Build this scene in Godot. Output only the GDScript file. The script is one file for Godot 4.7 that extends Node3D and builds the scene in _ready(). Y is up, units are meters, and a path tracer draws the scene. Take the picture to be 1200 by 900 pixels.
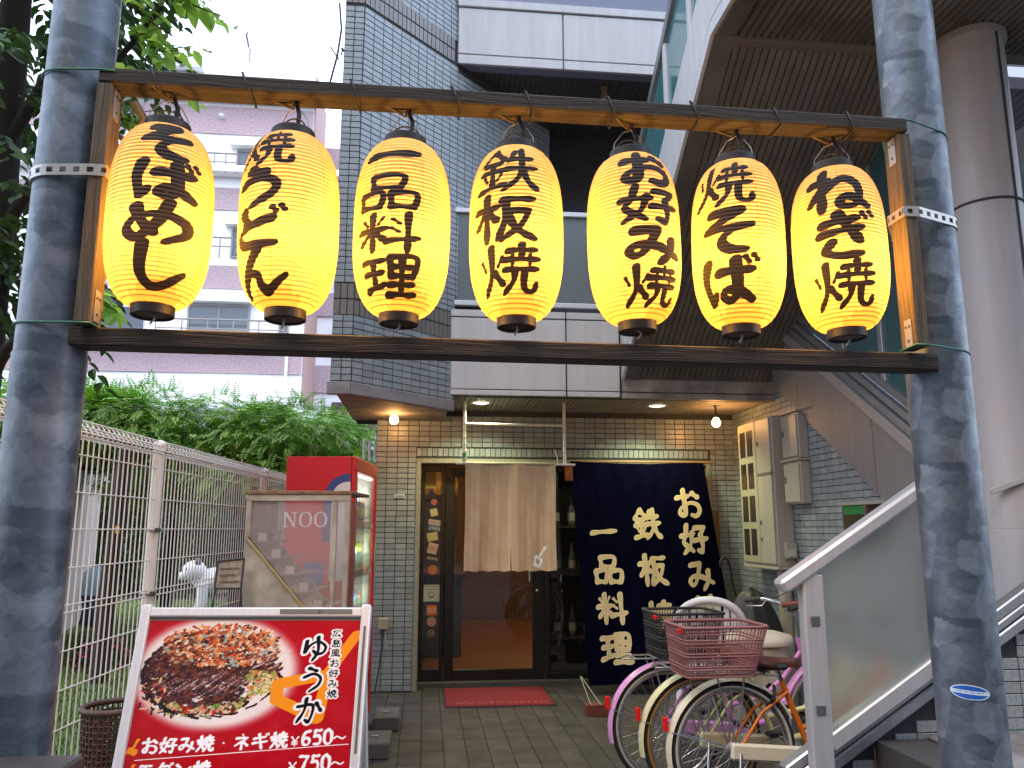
extends Node3D

# ---------------------------------------------------------------- mesh builder
class MB:
	var v := PackedVector3Array()
	var n := PackedVector3Array()
	var t := PackedVector2Array()

	func tri(a: Vector3, b: Vector3, c: Vector3, na: Vector3, nb: Vector3, nc: Vector3, ua := Vector2.ZERO, ub := Vector2.ZERO, uc := Vector2.ZERO) -> void:
		# a, b, c run clockwise as seen from outside
		v.append(a); v.append(b); v.append(c)
		n.append(na); n.append(nb); n.append(nc)
		t.append(ua); t.append(ub); t.append(uc)

	func poly(p: Array, hint: Vector3, uv := []) -> void:
		var q := p.duplicate()
		var u := uv.duplicate()
		var nn: Vector3 = (q[1] - q[0]).cross(q[2] - q[0]).normalized()
		if nn.dot(hint) < 0.0:
			q.reverse()
			u.reverse()
			nn = -nn
		for i in range(1, q.size() - 1):
			if u.is_empty():
				tri(q[0], q[i + 1], q[i], nn, nn, nn)
			else:
				tri(q[0], q[i + 1], q[i], nn, nn, nn, u[0], u[i + 1], u[i])

	func box(xf: Transform3D, size: Vector3, bev := 0.0) -> void:
		var h := size * 0.5
		if bev <= 0.0:
			for ax in 3:
				for s in [-1.0, 1.0]:
					var a := (ax + 1) % 3
					var b := (ax + 2) % 3
					var pts := []
					for k in [[-1, -1], [1, -1], [1, 1], [-1, 1]]:
						var p := Vector3.ZERO
						p[ax] = s * h[ax]
						p[a] = k[0] * h[a]
						p[b] = k[1] * h[b]
						pts.append(xf * p)
					var d := Vector3.ZERO
					d[ax] = s
					poly(pts, xf.basis * d)
			return
		for ax in 3:
			var a := (ax + 1) % 3
			var b := (ax + 2) % 3
			for s in [-1.0, 1.0]:
				var pts := []
				for k in [[-1, -1], [1, -1], [1, 1], [-1, 1]]:
					var p := Vector3.ZERO
					p[ax] = s * h[ax]
					p[a] = k[0] * (h[a] - bev)
					p[b] = k[1] * (h[b] - bev)
					pts.append(xf * p)
				var d := Vector3.ZERO
				d[ax] = s
				poly(pts, xf.basis * d)
			# chamfers along axis ax
			for s in [-1.0, 1.0]:
				for r in [-1.0, 1.0]:
					var pts2 := []
					for k in [[-1, 0], [1, 0], [1, 1], [-1, 1]]:
						var p2 := Vector3.ZERO
						p2[ax] = k[0] * (h[ax] - bev)
						p2[a] = s * (h[a] - (bev if k[1] == 0 else 0.0))
						p2[b] = r * (h[b] - (bev if k[1] == 1 else 0.0))
						pts2.append(xf * p2)
					var d2 := Vector3.ZERO
					d2[a] = s
					d2[b] = r
					poly(pts2, xf.basis * d2)
		for sx in [-1.0, 1.0]:
			for sy in [-1.0, 1.0]:
				for sz in [-1.0, 1.0]:
					var c := Vector3(sx * h.x, sy * h.y, sz * h.z)
					var i := Vector3(sx, sy, sz) * bev
					poly([xf * (c - Vector3(0, i.y, i.z)), xf * (c - Vector3(i.x, 0, i.z)), xf * (c - Vector3(i.x, i.y, 0))], xf.basis * Vector3(sx, sy, sz))

	func bx(c: Vector3, size: Vector3, bev := 0.0) -> void:
		box(Transform3D(Basis.IDENTITY, c), size, bev)

	# box from corner to corner
	func bb(a: Vector3, b: Vector3, bev := 0.0) -> void:
		box(Transform3D(Basis.IDENTITY, (a + b) * 0.5), (b - a).abs(), bev)

	# a bar of section w (sideways) by h (upwards) from a to b
	func bar(a: Vector3, b: Vector3, w: float, h: float, bev := 0.0, up := Vector3.UP) -> void:
		var x := (b - a).normalized()
		var z := x.cross(up).normalized()
		if z.length() < 0.5:
			z = x.cross(Vector3.FORWARD).normalized()
		var y := z.cross(x)
		box(Transform3D(Basis(x, y, z), (a + b) * 0.5), Vector3(a.distance_to(b), h, w), bev)

	func tube(p: Array, rad: Variant, sides := 8, closed := false, caps := true) -> void:
		var m := p.size()
		var tang := []
		for i in m:
			var a: Vector3 = p[(i - 1 + m) % m] if closed else p[max(i - 1, 0)]
			var b: Vector3 = p[(i + 1) % m] if closed else p[min(i + 1, m - 1)]
			tang.append((b - a).normalized())
		var nrm: Vector3 = tang[0].cross(Vector3.UP)
		if nrm.length() < 0.1:
			nrm = tang[0].cross(Vector3.RIGHT)
		nrm = nrm.normalized()
		var rings := []
		var norms := []
		for i in m:
			nrm = (nrm - tang[i] * nrm.dot(tang[i])).normalized()
			var bi: Vector3 = tang[i].cross(nrm)
			var rr: float = rad[i] if rad is Array or rad is PackedFloat32Array else rad
			var ring := []
			var nn := []
			for k in sides:
				var a := TAU * k / sides
				var d: Vector3 = nrm * cos(a) + bi * sin(a)
				ring.append(p[i] + d * rr)
				nn.append(d)
			rings.append(ring)
			norms.append(nn)
		var last := m if closed else m - 1
		for i in last:
			var j := (i + 1) % m
			for k in sides:
				var l := (k + 1) % sides
				tri(rings[i][k], rings[j][l], rings[i][l], norms[i][k], norms[j][l], norms[i][l])
				tri(rings[i][k], rings[j][k], rings[j][l], norms[i][k], norms[j][k], norms[j][l])
		if caps and not closed:
			poly(rings[0], -tang[0])
			poly(rings[m - 1], tang[m - 1])

	# profile of (radius, height), turned round the y axis
	func lathe(pr: Array, segs := 24, xf := Transform3D.IDENTITY, smooth := true) -> void:
		var m := pr.size()
		var pn := []
		for i in m:
			var a: Vector2 = pr[max(i - 1, 0)]
			var b: Vector2 = pr[min(i + 1, m - 1)]
			var d := (b - a).normalized()
			pn.append(Vector2(d.y, -d.x))
		for i in m - 1:
			var d2: Vector2 = (pr[i + 1] - pr[i]).normalized()
			var fl := Vector2(d2.y, -d2.x)
			for k in segs:
				var a0 := TAU * k / segs
				var a1 := TAU * (k + 1) / segs
				var na: Vector2 = pn[i] if smooth else fl
				var nb: Vector2 = pn[i + 1] if smooth else fl
				var f := func(q: Vector2, a: float) -> Vector3: return Vector3(q.x * sin(a), q.y, q.x * cos(a))
				var u0 := float(k) / segs
				var u1 := float(k + 1) / segs
				var v0 := 1.0 - float(i) / (m - 1)
				var v1 := 1.0 - float(i + 1) / (m - 1)
				var p00: Vector3 = xf * f.call(pr[i], a0)
				var p01: Vector3 = xf * f.call(pr[i], a1)
				var p10: Vector3 = xf * f.call(pr[i + 1], a0)
				var p11: Vector3 = xf * f.call(pr[i + 1], a1)
				var B := xf.basis
				var n00: Vector3 = (B * f.call(na, a0)).normalized()
				var n01: Vector3 = (B * f.call(na, a1)).normalized()
				var n10: Vector3 = (B * f.call(nb, a0)).normalized()
				var n11: Vector3 = (B * f.call(nb, a1)).normalized()
				tri(p00, p11, p01, n00, n11, n01, Vector2(u0, v0), Vector2(u1, v1), Vector2(u1, v0))
				tri(p00, p10, p11, n00, n10, n11, Vector2(u0, v0), Vector2(u0, v1), Vector2(u1, v1))

	# a flat outline given thickness d along its own z (from 0 to d)
	func prism(pl: PackedVector2Array, d: float, xf := Transform3D.IDENTITY) -> void:
		var ix := Geometry2D.triangulate_polygon(pl)
		for i in range(0, ix.size(), 3):
			var a := pl[ix[i]]
			var b := pl[ix[i + 1]]
			var c := pl[ix[i + 2]]
			poly([xf * Vector3(a.x, a.y, d), xf * Vector3(b.x, b.y, d), xf * Vector3(c.x, c.y, d)], xf.basis.z)
			poly([xf * Vector3(a.x, a.y, 0), xf * Vector3(b.x, b.y, 0), xf * Vector3(c.x, c.y, 0)], -xf.basis.z)
		var area := 0.0
		for i in pl.size():
			area += pl[i].cross(pl[(i + 1) % pl.size()])
		for i in pl.size():
			var a := pl[i]
			var b := pl[(i + 1) % pl.size()]
			var o := Vector2(b.y - a.y, a.x - b.x) * signf(area)
			poly([xf * Vector3(a.x, a.y, 0), xf * Vector3(b.x, b.y, 0), xf * Vector3(b.x, b.y, d), xf * Vector3(a.x, a.y, d)], xf.basis * Vector3(o.x, o.y, 0))

	# a sheet from a function of (u, v) in 0..1, with smooth normals and uv
	func sheet(f: Callable, nu: int, nv: int) -> void:
		var g := []
		for j in nv + 1:
			for i in nu + 1:
				g.append(f.call(float(i) / nu, float(j) / nv))
		var nm := []
		for j in nv + 1:
			for i in nu + 1:
				var du: Vector3 = g[j * (nu + 1) + min(i + 1, nu)] - g[j * (nu + 1) + max(i - 1, 0)]
				var dv: Vector3 = g[min(j + 1, nv) * (nu + 1) + i] - g[max(j - 1, 0) * (nu + 1) + i]
				nm.append(dv.cross(du).normalized())
		for j in nv:
			for i in nu:
				var a := j * (nu + 1) + i
				var b := a + 1
				var c := a + nu + 1
				var d := c + 1
				var ua := Vector2(float(i) / nu, float(j) / nv)
				var ub := Vector2(float(i + 1) / nu, float(j) / nv)
				var uc := Vector2(float(i) / nu, float(j + 1) / nv)
				var ud := Vector2(float(i + 1) / nu, float(j + 1) / nv)
				tri(g[a], g[b], g[d], nm[a], nm[b], nm[d], ua, ub, ud)
				tri(g[a], g[d], g[c], nm[a], nm[d], nm[c], ua, ud, uc)

	func mesh() -> ArrayMesh:
		var a := []
		a.resize(Mesh.ARRAY_MAX)
		a[Mesh.ARRAY_VERTEX] = v
		a[Mesh.ARRAY_NORMAL] = n
		a[Mesh.ARRAY_TEX_UV] = t
		var m := ArrayMesh.new()
		m.add_surface_from_arrays(Mesh.PRIMITIVE_TRIANGLES, a)
		return m

# ---------------------------------------------------------------- nodes
var taken := {}
var rng := RandomNumberGenerator.new()
var T := {}
var MT := {}
const EYE := Vector3(0, 1.45, 0)

func numbered(called: String) -> String:
	if not taken.has(called):
		taken[called] = 0
		return called
	taken[called] += 1
	return "%s_%03d" % [called, taken[called]]

func thing(called: String, label: String, category: String, at := Vector3.ZERO, turn := 0.0, group := "") -> Node3D:
	var o := Node3D.new()
	o.name = numbered(called)
	add_child(o)
	o.position = at
	o.rotation.y = turn
	o.set_meta("label", label)
	o.set_meta("category", category)
	if group:
		o.set_meta("group", group)
	return o

func part(parent: Node, called: String, m: Mesh, mt: Material, xf := Transform3D.IDENTITY) -> MeshInstance3D:
	var o := MeshInstance3D.new()
	o.name = called
	o.mesh = m
	o.material_override = mt
	o.transform = xf
	parent.add_child(o, true)
	return o

func struct(called: String, m: Mesh, mt: Material) -> MeshInstance3D:
	var o := part(self, numbered(called), m, mt)
	o.set_meta("kind", "structure")
	return o

func copy_of(o: Node3D, label: String, at: Vector3, turn: float) -> Node3D:
	var c: Node3D = o.duplicate()
	c.name = numbered(str(o.name))
	add_child(c)
	c.position = at
	c.rotation.y = turn
	c.set_meta("label", label)
	return c

func many(parent: Node, called: String, m: Mesh, mt: Material, at: Array, colors := []) -> MultiMeshInstance3D:
	var mm := MultiMesh.new()
	mm.transform_format = MultiMesh.TRANSFORM_3D
	mm.use_colors = not colors.is_empty()
	mm.mesh = m
	mm.instance_count = at.size()
	for i in at.size():
		mm.set_instance_transform(i, at[i])
		if not colors.is_empty():
			mm.set_instance_color(i, colors[i])
	var o := MultiMeshInstance3D.new()
	o.name = called
	o.multimesh = mm
	o.material_override = mt
	o.set_meta("kind", "stuff")
	parent.add_child(o, true)
	return o

func one(f: Callable) -> ArrayMesh:
	var b := MB.new()
	f.call(b)
	return b.mesh()

func box_part(parent: Node, called: String, a: Vector3, b: Vector3, mt: Material, bev := 0.0) -> MeshInstance3D:
	var m := MB.new()
	m.bx(Vector3.ZERO, (b - a).abs(), bev)
	return part(parent, called, m.mesh(), mt, Transform3D(Basis.IDENTITY, (a + b) * 0.5))

func bar_part(parent: Node, called: String, a: Vector3, b: Vector3, w: float, h: float, mt: Material, bev := 0.0) -> MeshInstance3D:
	var m := MB.new()
	m.bar(a, b, w, h, bev)
	return part(parent, called, m.mesh(), mt)

func tube_part(parent: Node, called: String, p: Array, r: Variant, mt: Material, sides := 8, closed := false) -> MeshInstance3D:
	var m := MB.new()
	m.tube(p, r, sides, closed)
	return part(parent, called, m.mesh(), mt)

func lamp(parent: Node, at: Vector3, c: Color, e: float, size := 0.03) -> OmniLight3D:
	var l := OmniLight3D.new()
	l.name = "lamp_light"
	l.light_color = c
	l.light_energy = e
	l.light_size = size
	l.omni_range = 30.0
	l.omni_attenuation = 2.0
	l.shadow_enabled = true
	parent.add_child(l, true)
	l.position = at
	return l

func arc(c: Vector3, ax: Vector3, ay: Vector3, r: float, a0: float, a1: float, k: int) -> Array:
	var out := []
	for i in k + 1:
		var a := lerpf(a0, a1, float(i) / k)
		out.append(c + ax * cos(a) * r + ay * sin(a) * r)
	return out

# ---------------------------------------------------------------- materials
func mat(r: float, g: float, b: float, rough := 0.7, metal := 0.0, tex := "", scale := 1.0, bump := "", bump_cm := 0.0) -> StandardMaterial3D:
	var key := "%f %f %f %f %f %s %f %s %f" % [r, g, b, rough, metal, tex, scale, bump, bump_cm]
	if MT.has(key):
		return MT[key]
	var m := StandardMaterial3D.new()
	m.albedo_color = Color(r, g, b).linear_to_srgb()
	m.roughness = rough
	m.metallic = metal
	if tex:
		m.albedo_texture = T[tex]
		m.uv1_triplanar = true
		m.uv1_world_triplanar = true
		m.uv1_scale = Vector3.ONE * scale
	if bump:
		m.heightmap_enabled = true
		m.heightmap_texture = T[bump]
		m.heightmap_scale = bump_cm
		m.uv1_triplanar = true
		m.uv1_world_triplanar = true
		m.uv1_scale = Vector3.ONE * scale
	MT[key] = m
	return m

func glow(r: float, g: float, b: float, e: float) -> StandardMaterial3D:
	var m := StandardMaterial3D.new()
	m.albedo_color = Color(0.8, 0.8, 0.8)
	m.emission_enabled = true
	m.emission = Color(r, g, b).linear_to_srgb()
	m.emission_energy_multiplier = e
	return m

func pane(r: float, g: float, b: float, a: float, rough := 0.03) -> StandardMaterial3D:
	var m := StandardMaterial3D.new()
	m.transparency = BaseMaterial3D.TRANSPARENCY_ALPHA
	m.albedo_color = Color(Color(r, g, b).linear_to_srgb(), a)
	m.roughness = rough
	return m

func printed(img: Image, rough := 0.6) -> StandardMaterial3D:
	var m := StandardMaterial3D.new()
	m.albedo_texture = ImageTexture.create_from_image(img)
	m.roughness = rough
	return m

func noise_tex(called: String, freq: float, lo: Color, hi: Color, type := FastNoiseLite.TYPE_SIMPLEX_SMOOTH, size := 512, oct := 5, seed_ := 1) -> FastNoiseLite:
	var fn := FastNoiseLite.new()
	fn.noise_type = type
	fn.frequency = freq
	fn.fractal_octaves = oct
	fn.seed = seed_
	var t := NoiseTexture2D.new()
	t.width = size
	t.height = size
	t.seamless = true
	t.noise = fn
	var g := Gradient.new()
	g.set_color(0, lo)
	g.set_color(1, hi)
	t.color_ramp = g
	T[called] = t
	return fn

func streak_tex(called: String, fx: float, fy: float, lo: float, hi: float, seed_: int, warp := 0.0) -> void:
	var fn := FastNoiseLite.new()
	fn.seed = seed_
	fn.frequency = 1.0
	fn.fractal_octaves = 4
	var s := 384
	var im := Image.create(s, s, false, Image.FORMAT_RGB8)
	for y in s:
		for x in s:
			# wrapped on a torus so that it repeats without a seam
			var ax := TAU * x / s
			var ay := TAU * y / s
			var w := warp * sin(ay + 2.0 * sin(ax))
			var q := fn.get_noise_3d(cos(ax + w * 0.05) * fx, sin(ax + w * 0.05) * fx, sin(ay) * fy + cos(ay) * fy * 0.7) * 0.75 + 0.5
			var c := lerpf(lo, hi, clampf(q, 0, 1))
			im.set_pixel(x, y, Color(c, c, c))
	T[called] = ImageTexture.create_from_image(im)

func make_textures() -> void:
	noise_tex("fine", 0.03, Color(0.78, 0.78, 0.78), Color(1, 1, 1))
	noise_tex("blotch", 0.006, Color(0.66, 0.65, 0.63), Color(1, 1, 1), FastNoiseLite.TYPE_SIMPLEX_SMOOTH, 512, 5, 4)
	noise_tex("grit", 0.12, Color(0.6, 0.6, 0.6), Color(1, 1, 1), FastNoiseLite.TYPE_SIMPLEX_SMOOTH, 512, 3, 7)
	noise_tex("rough", 0.05, Color(0, 0, 0), Color(1, 1, 1), FastNoiseLite.TYPE_SIMPLEX_SMOOTH, 512, 4, 9)
	var sp := noise_tex("spangle", 0.012, Color(0.42, 0.46, 0.50), Color(1, 1, 1), FastNoiseLite.TYPE_CELLULAR, 512, 3, 5)
	sp.cellular_return_type = FastNoiseLite.RETURN_CELL_VALUE
	sp.cellular_jitter = 1.0
	sp.domain_warp_enabled = true
	sp.domain_warp_amplitude = 40.0
	sp.domain_warp_frequency = 0.012
	streak_tex("streak", 9.0, 0.5, 0.84, 1.0, 11)
	streak_tex("faint", 5.0, 0.4, 0.93, 1.0, 15)
	streak_tex("grain", 22.0, 0.45, 0.45, 1.0, 12, 1.0)
	# grain that runs along x
	var g: Image = (T.grain as ImageTexture).get_image().duplicate()
	g.rotate_90(CLOCKWISE)
	T["grain_along"] = ImageTexture.create_from_image(g)

# ---------------------------------------------------------------- lettering, drawn with a slanted brush
const GLYPHS := {
	"一": "8,54 40,50 92,46",
	"品": "27,10 28,42/27,10 74,9 71,42/29,40 71,40/8,54 9,92/8,54 43,53 41,90/10,88 41,88/57,54 58,92/57,54 94,53 92,90/59,88 92,88",
	"料": "10,18 19,34/44,14 35,32/4,44 50,41/27,6 27,94/26,46 6,76/30,50 46,68/58,18 70,30/56,40 69,50/50,72 97,62/81,5 81,96",
	"理": "6,18 42,16/8,46 40,43/24,18 24,74/4,82 44,70/52,9 53,54/52,9 92,8 90,54/54,31 88,31/54,52 88,52/71,9 71,90/51,71 92,70/45,92 98,91",
	"鉄": "27,4 4,34/27,7 48,28/14,37 42,35/7,54 46,52/27,37 27,88/12,63 18,76/42,61 35,75/4,94 48,84/63,10 54,32/58,27 94,25/50,50 99,47/76,4 75,50 66,76 46,96/76,52 85,78 99,94",
	"板": "3,30 43,27/23,4 23,97/22,34 3,68/26,38 41,56/50,14 96,11/55,14 53,54 42,94/56,38 88,36 76,68 48,96/58,50 72,76 98,94",
	"焼": "6,32 12,52/42,26 34,46/24,6 24,48 18,74 3,96/27,56 42,80/52,15 94,12/72,3 72,26/45,33 99,30/58,24 58,44/85,22 85,43/47,52 98,49/62,53 59,74 42,96/77,52 77,82 84,91 96,89 98,76",
	"お": "8,30 54,25/34,6 34,76 22,88 12,78 22,62 56,48 84,55 89,76 74,91 56,87/68,16 90,31",
	"好": "25,6 18,40 9,62 40,90/42,30 33,66 6,96/3,40 50,34/56,15 93,13 75,36/75,36 79,70 74,93 59,86/51,55 99,50",
	"み": "18,18 52,15 44,42 30,72 16,82 8,68 24,54 56,57 95,76/80,38 78,66 58,96",
	"そ": "28,12 72,9 18,47 88,40 56,52 42,72 54,90 78,93",
	"ば": "17,12 11,50 17,92 26,76/38,34 90,30/64,10 66,70 54,90 40,82 48,69 68,73 92,90/79,4 86,17/92,0 99,12",
	"め": "20,20 28,52 46,80/63,6 50,52 24,90 8,74 20,46 54,33 87,46 90,72 62,96",
	"し": "28,4 25,64 40,92 66,87 92,62",
	"う": "36,8 66,19/20,42 54,30 80,44 74,72 42,97",
	"ど": "30,10 38,44/78,32 40,48 20,68 34,90 84,90/80,4 87,16/93,0 99,12",
	"ん": "50,4 6,95 30,58 48,60 52,82 66,93 95,62",
	"ね": "25,4 25,97/5,30 36,25 5,78/25,54 56,26 80,34 86,62 76,88 56,89 54,75 70,69 97,91",
	"ぎ": "20,24 72,15/16,46 78,35/42,4 74,66/30,66 22,84 44,95 74,92/80,3 87,15/93,0 99,11",
	"ゆ": "16,20 11,64 30,36 60,22 88,40 82,64 58,71 42,58/58,4 61,60 42,97",
	"か": "6,36 58,29 61,60 49,93 36,85/36,6 30,50 6,94/74,22 94,52",
	"広": "50,3 50,17/14,20 93,18/20,20 18,60 5,95/52,36 30,85 86,78/70,60 91,93",
	"島": "47,2 38,13/24,14 24,58/24,14 77,13 76,43/25,28 75,28/25,42 75,42/24,57 90,55 85,92 72,90/14,70 14,92 63,92/38,64 38,90/63,70 63,92",
	"風": "18,10 18,60 5,95/18,10 81,8 82,70 95,93 98,74/65,21 36,28/34,37 34,57/34,37 67,36 66,57/34,57 66,57/50,26 50,80/27,84 71,78/62,66 75,86",
	"ネ": "50,3 57,16/17,28 80,25 10,73/48,48 48,97/58,52 84,72",
	"ギ": "12,35 78,23/6,63 88,51/40,8 59,96/80,5 86,17/92,1 98,12",
	"モ": "18,16 82,14/7,47 93,44/44,16 44,80 58,90 91,86",
	"ダ": "36,5 7,52/34,22 78,20 62,66 19,97/31,45 64,68/84,4 89,15/94,0 99,10",
	"ン": "12,20 34,36/9,92 50,79 92,30",
	"・": "48,50 53,53",
	"¥": "14,10 50,50/86,10 50,50/50,50 50,94/22,56 78,56/22,74 78,74",
	"6": "74,12 40,22 22,60 32,90 62,92 78,72 64,54 38,56 24,70",
	"5": "76,10 34,11/34,11 30,46/30,46 62,42 78,66 64,90 26,90",
	"0": "50,8 24,26 22,74 50,94 78,74 76,26 50,8",
	"7": "20,11 80,11 58,48 42,94",
	"～": "4,58 26,42 50,50 74,60 96,42",
}
var strokes := {}

func path_of(g: String) -> Array:
	if strokes.has(g):
		return strokes[g]
	var out := []
	for s in str(GLYPHS[g]).split("/"):
		var p := []
		for q in s.split(" "):
			var xy := q.split(",")
			p.append(Vector2(float(xy[0]), float(xy[1])))
		var line := []
		if p.size() == 2:
			for i in 25:
				line.append(p[0].lerp(p[1], i / 24.0))
		else:
			for i in p.size() - 1:
				var m1 := slope_at(p, i)
				var m2 := slope_at(p, i + 1)
				for k in 14:
					var t := k / 13.0
					line.append(p[i] * (2 * t * t * t - 3 * t * t + 1) + m1 * (t * t * t - 2 * t * t + t) + p[i + 1] * (-2 * t * t * t + 3 * t * t) + m2 * (t * t * t - t * t))
		out.append(line)
	strokes[g] = out
	return out

func slope_at(p: Array, i: int) -> Vector2:
	if i == 0:
		return p[1] - p[0]
	if i == p.size() - 1:
		return p[i] - p[i - 1]
	var u: Vector2 = p[i] - p[i - 1]
	var w: Vector2 = p[i + 1] - p[i]
	return (p[i + 1] - p[i - 1]) * (0.5 if u.normalized().dot(w.normalized()) > -0.2 else 0.12)

func stamp(im: Image, cx: float, cy: float, r: float, col: Color) -> void:
	var k := 1.93
	var A := 0.64 + 0.36 * k
	for dy in range(int(floor(-r)), int(ceil(r)) + 1):
		var B := 2.0 * (-0.48 + 0.48 * k) * dy
		var C := (0.36 + 0.64 * k) * dy * dy - r * r
		var D := B * B - 4.0 * A * C
		if D <= 0.0:
			continue
		var x0 := cx + (-B - sqrt(D)) / (2.0 * A)
		var x1 := cx + (-B + sqrt(D)) / (2.0 * A)
		im.fill_rect(Rect2i(roundi(x0), roundi(cy + dy), maxi(1, roundi(x1) - roundi(x0)), 1), col)

func brush(im: Image, p: Array, r: float, col: Color) -> void:
	for i in p.size():
		var t: float = float(i) / maxf(1.0, p.size() - 1.0)
		var rr := r * (1.0 + 0.2 * cos(t * TAU)) * (1.0 if t < 0.85 else 1.0 - (t - 0.85) * 2.4)
		stamp(im, p[i].x, p[i].y, rr, col)

func glyph(im: Image, g: String, at: Vector2, size: Vector2, r: float, col: Color, skew := 0.0) -> void:
	for line in path_of(g):
		var p := []
		for q in line:
			p.append(at + Vector2(q.x * size.x + skew * q.y * size.y, q.y * size.y) * 0.01)
		var long: float = p[0].distance_to(p[-1])
		var short: bool = long < 0.2 * size.x and p.size() == 25
		brush(im, p, r * (0.5 if short else 1.0), col)

func column_text(im: Image, s: String, at: Vector2, size: Vector2, step: float, r: float, col: Color, shift := 0.0) -> void:
	for i in s.length():
		glyph(im, s[i], at + Vector2(shift * i, step * i), size, r, col)

func row_text(im: Image, s: String, at: Vector2, size: Vector2, step: float, r: float, col: Color, rise := 0.0) -> void:
	for i in s.length():
		glyph(im, s[i], at + Vector2(step * i, rise * i), size, r, col)

# ---------------------------------------------------------------- setting and building helpers
func tones(c: Color, k: int, spread: float, rough: float, tex := "fine") -> Array:
	var out := []
	for i in k:
		var f := 1.0 + spread * (2.0 * i / (k - 1.0) - 1.0)
		out.append(mat(c.r * f, c.g * (f + 0.015 * (i % 2)), c.b * (f + 0.02 * ((i + 1) % 2)), rough, 0.0, tex, 3.0))
	return out

func tile_field(wall: Node, o: Vector3, u: Vector3, nrm: Vector3, w: float, h: float, tw: float, th: float, joint: float, keep: Callable, singles: int, c: Color, spread: float, shift_rows := false, called := "tile") -> void:
	var b := MB.new()
	b.bx(Vector3.ZERO, Vector3(tw - joint, th - joint, 0.008), 0.0016)
	var m := b.mesh()
	var set_ := tones(c, 6, spread, 0.32)
	var basis := Basis(u, Vector3.UP, u.cross(Vector3.UP))
	if basis.z.dot(nrm) < 0:
		basis = Basis(-u, Vector3.UP, (-u).cross(Vector3.UP))
	var spots := []
	for j in int(h / th):
		for i in range(0, int(w / tw) + 1):
			var x := (i + 0.5) * tw - (0.5 * tw if shift_rows and j % 2 else 0.0)
			var y := (j + 0.5) * th
			if x - tw * 0.5 < -0.001 or x + tw * 0.5 > w + 0.001 or not keep.call(x, y):
				continue
			var p := o + u * x + Vector3.UP * y + nrm * (0.004 + rng.randf_range(-0.0012, 0.0012))
			spots.append(Transform3D(basis.rotated(Vector3.UP, rng.randfn(0, 0.004)).rotated(u, rng.randfn(0, 0.004)), p))
	spots.sort_custom(func(p, q): return p.origin.distance_squared_to(EYE) < q.origin.distance_squared_to(EYE))
	var rest := []
	var cols := []
	for i in spots.size():
		if i < singles:
			part(wall, called, m, set_[rng.randi() % 6], spots[i])
		else:
			rest.append(spots[i])
			var f := 1.0 + spread * rng.randf_range(-1, 1)
			cols.append(Color(c.r * f, c.g * f * rng.randf_range(0.99, 1.01), c.b * f * rng.randf_range(0.98, 1.02)))
	if rest.size():
		var mt: StandardMaterial3D = mat(1, 1, 1, 0.32, 0.0, "fine", 3.001)
		mt.vertex_color_use_as_albedo = true
		many(wall, called + "s", m, mt, rest, cols)

# a ribbed deck: width along u, length along l, ribs standing out along n
func ribbed(b: MB, o: Vector3, u: Vector3, l: Vector3, n: Vector3, width: float, period: float, depth: float, flat := 0.62) -> void:
	var k := int(width / period)
	for i in k:
		var x0 := i * period
		var xs := [x0, x0 + period * (1.0 - flat) * 0.35, x0 + period * (1.0 - flat) * 0.65, x0 + period * (1.0 - flat), x0 + period]
		var hs := [depth, 0.0, 0.0, depth, depth]
		for s in 4:
			var a: Vector3 = o + u * xs[s] + n * hs[s]
			var c: Vector3 = o + u * xs[s + 1] + n * hs[s + 1]
			b.poly([a, c, c + l, a + l], n)

func panel_row(parent: Node, called: String, z: float, y0: float, y1: float, xs: Array, mt: Material, gap := 0.012) -> void:
	for i in xs.size() - 1:
		box_part(parent, called, Vector3(xs[i] + gap * 0.5, y0, z - 0.03), Vector3(xs[i + 1] - gap * 0.5, y1, z), mt, 0.004)

func _ready() -> void:
	rng.seed = 20240
	# ---- camera
	var cam := Camera3D.new()
	cam.name = "camera"
	cam.fov = 51.64
	cam.near = 0.05
	cam.far = 400.0
	add_child(cam)
	cam.position = EYE
	cam.rotation_degrees = Vector3(10.3, -6.1, 0)
	cam.current = true
	# ---- bright overcast sky
	var sm := ProceduralSkyMaterial.new()
	sm.sky_top_color = Color(1.85, 2.25, 3.05).linear_to_srgb()
	sm.sky_horizon_color = Color(2.25, 2.45, 2.80).linear_to_srgb()
	sm.sky_curve = 0.2
	sm.ground_bottom_color = Color(0.20, 0.20, 0.20)
	sm.ground_horizon_color = Color(0.34, 0.34, 0.35)
	var env := Environment.new()
	env.background_mode = Environment.BG_SKY
	env.sky = Sky.new()
	env.sky.sky_material = sm
	env.tonemap_mode = Environment.TONE_MAPPER_LINEAR
	env.tonemap_exposure = 1.25
	env.sdfgi_enabled = true
	env.ssao_enabled = true
	env.ssil_enabled = true
	var we := WorldEnvironment.new()
	we.name = "world_environment"
	we.environment = env
	add_child(we)
	var sun := DirectionalLight3D.new()
	sun.name = "sun"
	sun.light_color = Color(1.0, 0.97, 0.93)
	sun.light_energy = 0.5
	sun.light_angular_distance = 25.0
	sun.shadow_enabled = true
	add_child(sun)
	sun.rotation_degrees = Vector3(-58, -35, 0)

	make_textures()
	build_ground()
	build_shop()
	build_stairs()
	build_apartment()
	build_greenery()
	build_entrance()
	build_wall_fittings()
	build_poles_and_frame()
	build_lanterns()
	build_fence()
	build_machines()
	build_menu_sign()
	build_bicycles()
	build_small_things()

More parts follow.
